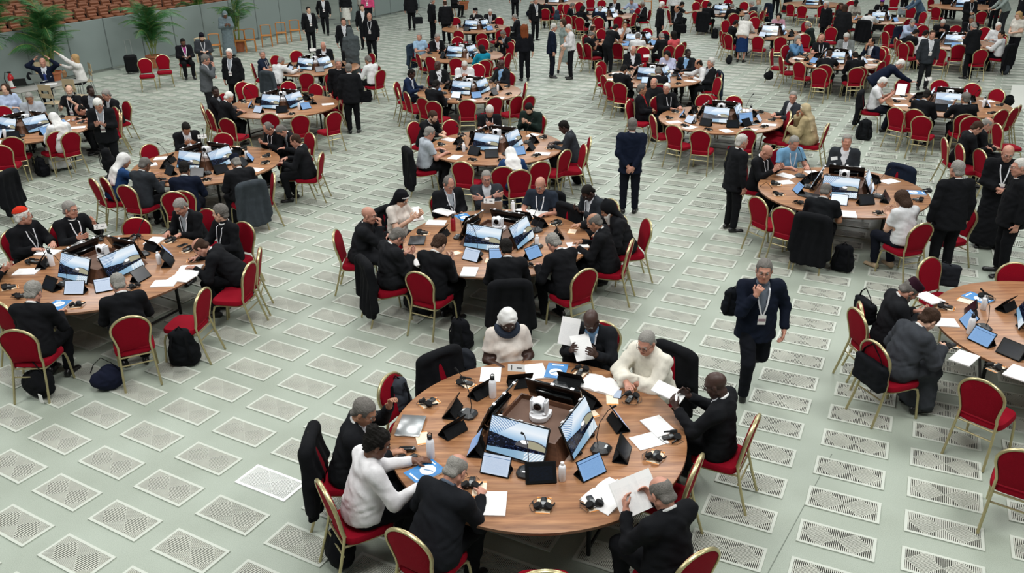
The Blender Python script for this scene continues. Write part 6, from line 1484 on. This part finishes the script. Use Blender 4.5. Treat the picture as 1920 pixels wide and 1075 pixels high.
# grey working table at the back left
p, q = at(25, 172, .74), at(152, 150, .74); d = q-p; g = empty('rectangular_table', (p.x, p.y, 0), math.atan2(d.y, d.x)); tag(g, 'long grey working table before the palms at the back left', 'table'); Lg = d.length
GREYT = mat('grey_table_laminate', '8b8a84', .5)
link('tabletop', MB().box((Lg/2, .1, .725), (Lg, .72, .03), bev=.008).mesh('tabletop', [GREYT], True), g)
for x in (.1, Lg-.1):
    for y in (-.2, .4): link('leg', MB().tube([(x, y, .71), (x, y, .005)], .018, 8).mesh('leg', [SILVER], True), g)
TAB['Z'] = (p.x+d.x/2, p.y+d.y/2, 'grey working table at the back left')
def zat(px, py): w = at(px, py, .745); return w.x, w.y
laptop(None, *zat(76, 152), 80, True, SILVER, 'open silver laptop before the man with hands on head', .742); laptop(None, *zat(40, 160), 110, True, BLACKP, 'open black laptop on the grey working table', .742)
PROPS[-1]['o'].location.z = .742
bag('soft', 58, 150, 0, '15161a', 'black soft bag on the grey working table', .742, .7); bag('brief', 122, 145, 20, '8a6a4c', 'tan handbag on the grey working table', .742, .7)
paper(None, *zat(96, 158), 20, 2, .742, 'pile of papers on the grey working table'); bottle(None, *zat(86, 151), 'f', mat('blue_bottle', '1d2f6b', .3)); PROPS[-1]['desc'] = 'dark blue bottle on the grey working table'; PROPS[-1]['o'].location.z = .741
# suitcase, extinguisher, sign
p = at(250, 138, 0); r = empty('suitcase', p, R_(20)); tag(r, 'black wheeled suitcase with raised handle by the partition', 'suitcase')
link('shell', MB().box((0, 0, .34), (.42, .26, .58), bev=.05).box((0, -.135, .30), (.34, .03, .36), bev=.012).mesh('shell', [BLACKF], True), r)
link('handle', MB().tube([(-.09, .08, .62), (-.09, .08, 1.12), (.09, .08, 1.12), (.09, .08, .62)], .011, 6).mesh('handle', [SILVER], True), r)
for s in (-1, 1): link('wheel', MB().lathe([(.03, -.015), (.035, 0), (.03, .015)], 12, (s*.17, .08, .036), Matrix.Rotation(math.pi/2, 4, 'Y')).mesh('wheel', [BLACKP], True), r)
REDP = mat('signal_red_paint', 'b3161b', .35)
p = at(27, 174, 0); r = empty('fire_extinguisher', p); tag(r, 'red fire extinguisher at the foot of the red post', 'extinguisher')
link('cylinder', MB().lathe([(.07, 0), (.085, .02), (.085, .48), (.06, .54), (.03, .57), (.03, .60)], 18).mesh('cylinder', [REDP], True), r); link('label', MB().lathe([(.0862, .18), (.0862, .38)], 18, caps=False).mesh('label', [PAPER]), r)
link('hose', MB().tube([(0, 0, .60), (-.12, -.02, .64), (-.17, -.04, .45), (-.13, -.04, .15)], .014, 6).mesh('hose', [BLACKP], True), r); link('valve', MB().box((0, 0, .63), (.12, .03, .04), bev=.008).mesh('valve', [BLACKM], True), r)
p = at(20, 170, 0); r = empty('sign_post', (p.x-.25, p.y+.15, 0), R_(8)); tag(r, 'red post with a small red and white extinguisher sign', 'sign')
link('pole', MB().tube([(0, 0, .02), (0, 0, 2.75)], .018, 8).mesh('pole', [REDP], True), r); link('base', MB().lathe([(.16, 0), (.16, .02), (.03, .03)], 18).mesh('base', [REDP], True), r)
link('sign_plate', MB().box((0, -.02, 2.86), (.26, .01, .26)).mesh('sign_plate', [PAPER]), r); link('sign_symbol', MB().box((-.045, -.027, 2.86), (.10, .003, .20)).box((.07, -.027, 2.92), (.07, .003, .07)).box((.07, -.027, 2.81), (.03, .003, .09)).mesh('sign_symbol', [REDP]), r)
# ------------------------------------------------------------------ things on the nearest table
def on(k, px, py, z=.755): w = at(px, py, z); return w.x, w.y
def outw(k, x, y): c = C_(k); return math.degrees(math.atan2(y-c[1], x-c[0]))
def put(k, rows):
    for row in rows:
        f, px, py = row[0], row[1], row[2]; rest = row[3:]; da = rest[0] if rest else 0; x, y = on(k, px, py); a = outw(k, x, y)+da
        if f == 'tb': tablet(k, x, y, a, 'b')
        elif f == 'tw': tablet(k, x, y, a, 'w')
        elif f == 'tk': tablet(k, x, y, a, 'k')
        elif f == 'hc': card(k, x, y, a); headset(k, x, y, a+rest[1] if len(rest) > 1 else a, .756)
        elif f == 'h': headset(k, x, y, a)
        elif f == 'c': card(k, x, y, a)
        elif f == 'm': mic(k, x, y, a, True)
        elif f == 'm0': mic(k, x, y, a, False)
        elif f == 'b': bottle(k, x, y, 'b')
        elif f == 'f': bottle(k, x, y, 'f')
        elif f == 'fr': bottle(k, x, y, 'f', mat('red_bottle', 'a4202a', .3, .3))
        elif f == 'p': paper(k, x, y, a, 1)
        elif f == 'P': paper(k, x, y, a, 2)
        elif f == 'o': openbook(k, x, y, a)
        elif f == 'k': booklet(k, x, y, a)
        elif f == 'ph': phone(k, x, y, a, lit=len(rest) > 1)
        elif f == 'lc': laptop(k, x, y, a, False, SILVER, 'closed silver laptop')
        elif f == 'lo': laptop(k, x, y, a, True, SILVER, 'open silver laptop')
        elif f == 'ld': laptop(k, x, y, a, False, mat('dark_laptop', '2b2d30', .4, .3), 'closed dark grey laptop')
put('A', [('hc', 874, 720, 10, 20), ('tk', 893, 735, 8), ('f', 924, 744), ('tk', 973, 716, 0), ('p', 920, 702, -25), ('P', 1004, 697, 10), ('c', 985, 692, 60), ('m', 877, 778, 0), ('hc', 805, 756, 60, 20), ('tk', 836, 772, 10), ('tk', 840, 806, -40),
          ('lc', 770, 800, 0), ('c', 792, 822, -80), ('f', 808, 858), ('h', 768, 862, 20), ('k', 797, 886, 10), ('tb', 880, 842, -30), ('tw', 926, 893, 12), ('m', 988, 888, -10), ('tk', 1015, 908, 2),
          ('hc', 1019, 948, -8, 0), ('P', 925, 945, 18), ('h', 884, 908, 30), ('c', 899, 917, 30), ('b', 1054, 900), ('tb', 1116, 896, 0), ('m', 1127, 843, 0), ('hc', 1110, 944, -5, 0), ('o', 1142, 930, 15),
          ('tk', 1181, 856, 10), ('hc', 1229, 857, -95, 0), ('p', 1217, 826, 30), ('h', 1256, 822, 20), ('P', 1234, 800, -70), ('tb', 1172, 796, 8), ('k', 1043, 697, 0), ('tk', 1073, 715, 0), ('hc', 1088, 700, -10, 10),
          ('o', 1126, 722, 10), ('tk', 1113, 752, -6), ('ph', 1158, 740, 40, 1), ('c', 1148, 749, 50), ('h', 1181, 750, 30), ('c', 1106, 773, 80), ('m0', 1052, 722, 0)])
x, y = on('A', 764, 845); link_ = link('glasses_case', nets('glasses_case', [eseg((-.06, 0, .02), (.06, 0, .02), (0, 1, 0), (.032, .02), (.032, .02), .01)], .01)); link_.location = (x, y, .752); link_.data.materials.append(BLACKG); reg(link_, 'glossy black glasses case', 'A', 'case')
x, y = on('A', 1146, 905); o = link('pen', MB().tube([(-.07, 0, .006), (.07, 0, .006)], .005, 8).mesh('pen', [WHITEP], True)); o.location = (x, y, .751); o.rotation_euler = (0, 0, .5); reg(o, 'white pen', 'A', 'pen')
for (px, py, a) in ((989, 718, 0), (1050, 770, 0), (957, 785, 0)):
    w = at(px, py, .86 if py > 730 else .86); 
# papers and books held in hands
def held(px, py, z, ang, tilt, desc, big=False, mesh=None):
    w = at(px, py, z); o = link('held_papers' if mesh is None else 'held_booklet', mesh or (_pb if big else _pp)); o.location = w; o.rotation_euler = (R_(tilt), 0, R_(ang)); tag(o, desc, 'paper'); return o
held(1068, 622, 1.02, -25, 60, 'white printed sheets held up by the bald man sorting papers', True)
held(1092, 652, .93, 15, 35, 'cream envelope held over the black bag')
held(1254, 736, .92, 60, 12, 'white papers being turned over by the man at the right of the nearest table', True)
held(1192, 926, .93, 30, 45, 'open white booklet held by the balding man with his back to us', True, _ob)
held(1742, 560, .80, 20, 0, 'large white sheet before the man in maroon cap', True)
held(778, 402, .84, 20, 25, 'grey folder in the hands of the nun in black veil', True); held(832, 398, .79, 60, 5, 'white papers beside the red flask', True)
held(1690, 168, 1.05, -30, 50, 'paper held up by the man in white short sleeves')
bag('brief', 1092, 690, 262, '101114', 'black leather bag on the lap of the bald man sorting papers', .60, 1.1)
number_card(*at(968, 690, .93)[:3], 262, '1', 'white card with the number 1 held by the person in cream blouse')
number_card(*at(917, 377, 1.0), 262, '5', 'white card with the number 5 held by the man with folded arms', sc=1.0)
number_card(*at(188, 425, 1.06), 285, '2', 'white card with the number 2 beside the raised hand, left edge table', stick=.3)
for k, px, py, l in [('H', 432, 90, None), ('F', 380, 257, None)]: pass
number_card(*at(379, 256, 1.02), 285, '4', 'white number card standing on the second left table', stick=.25); number_card(*C_('I'), 1.28, 285, '', 'white number card on the rear left table', stick=.38, sc=1.1)
number_card(*at(1212, 105, 1.15), 285, '', 'white card on a stick beside the monitors behind the beige nun', stick=.38, sc=1.1); number_card(*at(1741, 148, 1.1), 285, '', 'white number card before the rear chair, right side', stick=.3, sc=1.1)
number_card(*at(1564, 297, 1.12), 285, '', 'white name tag on the dark grey jacket', sc=.75)
# ------------------------------------------------------------------ the second row of tables
put('B', [('ld', 782, 452, 0), ('hc', 793, 438, 10), ('tk', 822, 442, -10), ('fr', 850, 432), ('P', 818, 418, 30), ('k', 870, 408, 0), ('ph', 868, 402, 20), ('tk', 878, 418, 10), ('m', 862, 446, 0), ('h', 797, 476, 20), ('P', 790, 490, 0), ('tw', 880, 490, -8), ('m', 893, 478, 0), ('P', 880, 510, 10),
          ('c', 853, 475, 0), ('tb', 935, 490, 0), ('c', 918, 488, 0), ('m', 1006, 463, 0), ('b', 1007, 463), ('tb', 1005, 485, 5), ('hc', 1012, 500, 0), ('h', 987, 498, 0), ('tk', 1056, 443, 0), ('P', 1083, 460, 20), ('c', 1073, 434, 60), ('hc', 1041, 420, 0), ('tk', 1018, 421, 0),
          ('m', 1005, 433, 0), ('o', 985, 400, 0), ('P', 1010, 402, 10), ('tk', 985, 410, 0), ('b', 962, 396), ('lo', 921, 394, 0), ('p', 1070, 470, 20)])
put('C', [('P', 150, 460, 0), ('h', 188, 450, 10), ('tk', 233, 459, 0), ('h', 253, 448, 0), ('P', 290, 452, 10), ('hc', 318, 453, 0), ('ph', 342, 460, 10), ('tk', 294, 465, 0), ('m', 268, 478, 0), ('b', 299, 495), ('tb', 322, 478, 0), ('tk', 325, 495, 0), ('hc', 352, 470, 20), ('hc', 364, 488, 0),
          ('o', 355, 508, 10), ('P', 340, 522, 0), ('P', 308, 532, 30), ('ph', 330, 523, 60), ('tk', 272, 525, 10), ('h', 250, 538, 0), ('tw', 200, 547, 0), ('tw', 138, 553, 0), ('m', 123, 533, 0), ('k', 108, 574, 0), ('hc', 145, 572, 0), ('tk', 88, 545, 0), ('hc', 18, 540, 0), ('h', 40, 556, 0),
          ('f', 98, 498), ('P', 90, 474, 20), ('h', 63, 493, 0), ('P', 50, 510, 0), ('tk', 70, 500, 20), ('m', 84, 497, 0), ('p', 218, 500, 0)])
put('D', [('hc', 1460, 365, 0), ('tb', 1490, 361, -5), ('m', 1515, 351, 0), ('tk', 1500, 343, 0), ('P', 1475, 330, 0), ('P', 1525, 325, 0), ('p', 1470, 342, 40), ('hc', 1455, 346, 0), ('tk', 1520, 335, 0), ('m', 1500, 331, 0), ('ld', 1520, 368, 20), ('h', 1500, 381, 0), ('tw', 1572, 385, 0),
          ('P', 1592, 402, 0), ('ph', 1588, 400, 0), ('tk', 1627, 385, 0), ('m', 1646, 369, 0), ('tk', 1668, 378, 20), ('hc', 1648, 400, 0), ('h', 1720, 376, 0), ('k', 1716, 362, 0), ('p', 1668, 340, 0), ('tk', 1640, 340, 0), ('h', 1735, 360, 0)])
put('E', [('k', 1833, 560, 0), ('c', 1812, 565, 0), ('h', 1850, 560, 0), ('b', 1843, 580), ('tk', 1875, 575, 0), ('tk', 1808, 588, 0), ('hc', 1773, 577, 0), ('P', 1768, 605, 0), ('tb', 1805, 610, 0), ('f', 1818, 625), ('m', 1842, 616, 0), ('tb', 1832, 645, 10), ('hc', 1780, 650, 0),
          ('P', 1808, 672, 20), ('hc', 1868, 690, 0), ('tk', 1888, 670, 0), ('P', 1910, 700, 0)])
x, y = on('P', 1405, 233); laptop('P', x, y, 285, True, SILVER, 'open silver laptop')
for k, lod, sd in [('F', 0, 3), ('G', 0, 5), ('H', 1, 7), ('J', 1, 9), ('K', 1, 11), ('P', 0, 13), ('Y', 1, 15), ('I', 2, 17), ('L', 2, 19), ('M', 2, 21), ('O', 1, 23), ('N', 2, 25), ('Q', 2, 27), ('R', 2, 29), ('S', 2, 31), ('U', 1, 33), ('V', 2, 35), ('X', 2, 37)]: dress(k, lod, sd)
# ------------------------------------------------------------------ bags
bag('backpack', 350, 682, 95, '111316', 'upright black backpack on the floor beside the turned red chair', sc=1.12)
bag('soft', 78, 742, 60, '0f1013', 'black shoulder bag with a white luggage tag hanging behind the chair', .0, 1.25, True, True); bag('soft', 205, 730, 100, '171b2c', 'navy soft bag leaning at the chair leg, left of the backpack', 0, 1.0, True)
bag('brief', 468, 555, 5, '1c1e22', 'dark grey shoulder bag hanging at the right side of the left edge table', .30, .8, True)
bag('backpack', 866, 652, 60, '131418', 'small black backpack on the floor behind the nearest table', 0, .95); bag('soft', 798, 590, 10, '121316', 'black bag under the second centre table', 0, 1.1)
bag('soft', 640, 1052, 20, '101114', 'black soft bag on the floor under the white-bloused person', 0, 1.15); bag('backpack', 745, 775, 120, '3a3e45', 'grey backpack on the empty chair beside the nearest table', .46, .95)
bag('soft', 865, 702, 60, '24272d', 'dark grey bag on the coat-covered chair', .48, 1.0)
bag('backpack', 1577, 508, 60, '111216', 'black backpack with a silver bottle beside the coat-covered chair', 0, 1.0); bag('brief', 1628, 722, 15, '15171b', 'black briefcase hanging on the chair at the right', .42, 1.15, True); bag('brief', 1618, 600, 8, '131519', 'slim black bag on the back of the left chair of the right edge table', .62, .95, True)
bag('brief', 1762, 535, 70, '24272c', 'dark grey laptop bag on a red chair at the right', .50, 1.1); bag('backpack', 1618, 262, 60, '16181b', 'dark backpack on the floor below the man in white short sleeves', 0, 1.1)
bag('soft', 1433, 383, 60, '17181c', 'black bag hanging on a chair left of the right table', .45, .9, True); bag('backpack', 206, 318, 20, '111214', 'black backpack between the white veil and her chair', .46, 1.0)
bag('backpack', 82, 330, 60, '111216', 'black backpack on the floor under the far left table', 0, .95); bag('soft', 10, 385, 0, '101114', 'black bag on the floor at the left edge', 0, 1.2)
bag('backpack', 1044, 38, 200, '2e3c4a', 'slate blue backpack on a red chair at the top', .46, 1.0); bag('brief', 1192, 62, 60, '0f1012', 'black briefcase on the floor at the top table', 0, 1.0)
bag('backpack', 1247, 88, 250, '101115', 'black backpack on the chair of the grey-haired man', .55, 1.0); bag('soft', 1366, 120, 0, '1a1b1e', 'flat black bag on the floor beside the blue skirt', 0, .95)
bag('soft', 1440, 150, 30, '0f1013', 'black bag hanging by a long strap at the chair', .12, .9, True); bag('backpack', 1340, 72, 60, '141518', 'black backpack beside the coat-covered chair at the top', 0, .9); bag('backpack', 1480, 118, 20, '2a2d32', 'grey bag on the chair behind the denim shirt', .5, .8)
bag('soft', 1882, 140, 0, '33383d', 'dark grey bag on the floor under the black coat', 0, 1.0); bag('brief', 963, 82, 60, '131416', 'black bag with a white tag behind the red-haired person', .35, .95, True); bag('soft', 945, 145, 60, '101113', 'black bag on the lap of the bald man at the fourth table', .58, .9)
bag('brief', 682, 192, 100, '111215', 'black shoulder bag at the hip of the man in the black coat', .75, 1.0, True); bag('brief', 784, 45, 100, '1a1c1f', 'dark shoulder bag at the hip of the man by the back screen', .72, 1.0, True)
bag('brief', 1276, 62, 60, '0f1013', 'black bag on the arm of the balding man holding papers', .75, 1.1, True); bag('backpack', 1372, 590, 88, '14171c', 'black backpack on the shoulder of the walking man', 1.0, .75); bag('soft', 1083, 345, 30, '131418', 'black bag on the floor right of the third centre table', 0, .9)
bag('soft', 990, 30, 0, '1d2230', 'dark blue bag on the floor at the top centre', 0, .9); bag('soft', 1887, 200, 100, '101114', 'black bag on the chair at the right end', .5, .9)
bag('brief', 1693, 28, 270, '8b9499', 'light grey bag held at the top right', .5, 1.2, True)
bag('soft', 672, 130, 0, '17191d', 'black jacket-like bag over a chair of the rear left table', .5, .8) if False else None
# ------------------------------------------------------------------ labels worked out from where things are
CLK = ['three', 'two', 'one', 'twelve', 'eleven', 'ten', 'nine', 'eight', 'seven', 'six', 'five', 'four']
def clock(x, y, T): a = math.degrees(math.atan2(y-T[1], x-T[0])); return CLK[int(round(a/30)) % 12]
def tname(T):
    for k, v in TAB.items():
        if T is not None and abs(v[0]-T[0]) < 1e-6 and abs(v[1]-T[1]) < 1e-6: return v[2]
used = {}
def settle(rows):
    """rows: (object, text, radius) sharing a text get told apart by how near the table's rim they lie"""
    by = {}
    for r in rows: by.setdefault(r[1], []).append(r)
    for t, l in by.items():
        if len(l) == 1: l[0][0]['label'] = t; continue
        l.sort(key=lambda r: r[2]); w = ['inner ', 'outer '] if len(l) == 2 else ['innermost ', 'middle ', 'outermost ']
        for i, r in enumerate(l):
            if len(l) <= 3: r[0]['label'] = w[i]+t
            else: r[0]['label'] = t; r[0]['group'] = t
rows = []
for q in PROPS:
    o = q['o']
    if q['T'] is None and q.get('who'): o['label'] = 'red chair under the '+' '.join(q['who'].split()[:9]).rstrip(','); continue
    if q['T'] is None: o['label'] = q['desc']; continue
    T = TAB[q['T']]; x, y = o.location.x, o.location.y; d = math.hypot(x-T[0], y-T[1])
    if q['desc'].startswith('brown wooden box'): o['label'] = q['desc']+', '+T[2]; o['group'] = 'monitor boxes on the tables'; continue
    rows.append((o, f"{q['desc']}, {clock(x, y, T)} o'clock of {T[2]}", d))
    gk = {'headphones': 'headphones on the tables', 'tablet': 'tablets on the tables', 'leaflet': 'leaflets on the tables', 'microphone': 'microphone units on the tables', 'bottle': 'bottles on the tables', 'paper': 'papers on the tables'}.get(o['category'])
    if gk: o['group'] = gk
settle(rows); rows = []
for q in CHAIRS:
    o = q['o']; o['group'] = 'red banquet chairs'
    if q['label']: o['label'] = q['label']; continue
    x, y = o.location.x, o.location.y; st = ('under a coat' if q['coat'] else ('occupied' if q['occ'] else 'empty'))
    if q['T'] is None and q.get('who'): o['label'] = 'red chair under the '+' '.join(q['who'].split()[:9]).rstrip(','); continue
    if q['T'] is None: o['label'] = 'red chair with gold frame, '+st+', away from the round tables, at '+('left' if x < -2 else 'right')+' side'; continue
    nm = tname(q['T']); rows.append((o, f"{st} red chair, {clock(x, y, q['T'])} o'clock of {nm}", math.hypot(x-q['T'][0], y-q['T'][1])))
settle(rows); rows = []
for o, w, q in COATS:
    T = q['T']; rows.append((o, f"{w} coat over a chair, "+(f"{clock(o.location.x, o.location.y, T)} o'clock of {tname(T)}" if T else 'at the left edge'), 0))
settle(rows)
for q in PEOPLE: q['o']['label'] = q['label']
for r_ in (CH, CHS):
    for ch in list(r_.children): bpy.data.objects.remove(ch)
    bpy.data.objects.remove(r_)
print('objects', len(bpy.data.objects), 'tris', sum(len(m.loops)-2*len(m.polygons) for m in bpy.data.meshes), 'people', len(PEOPLE), 'chairs', len(CHAIRS), 'props', len(PROPS))
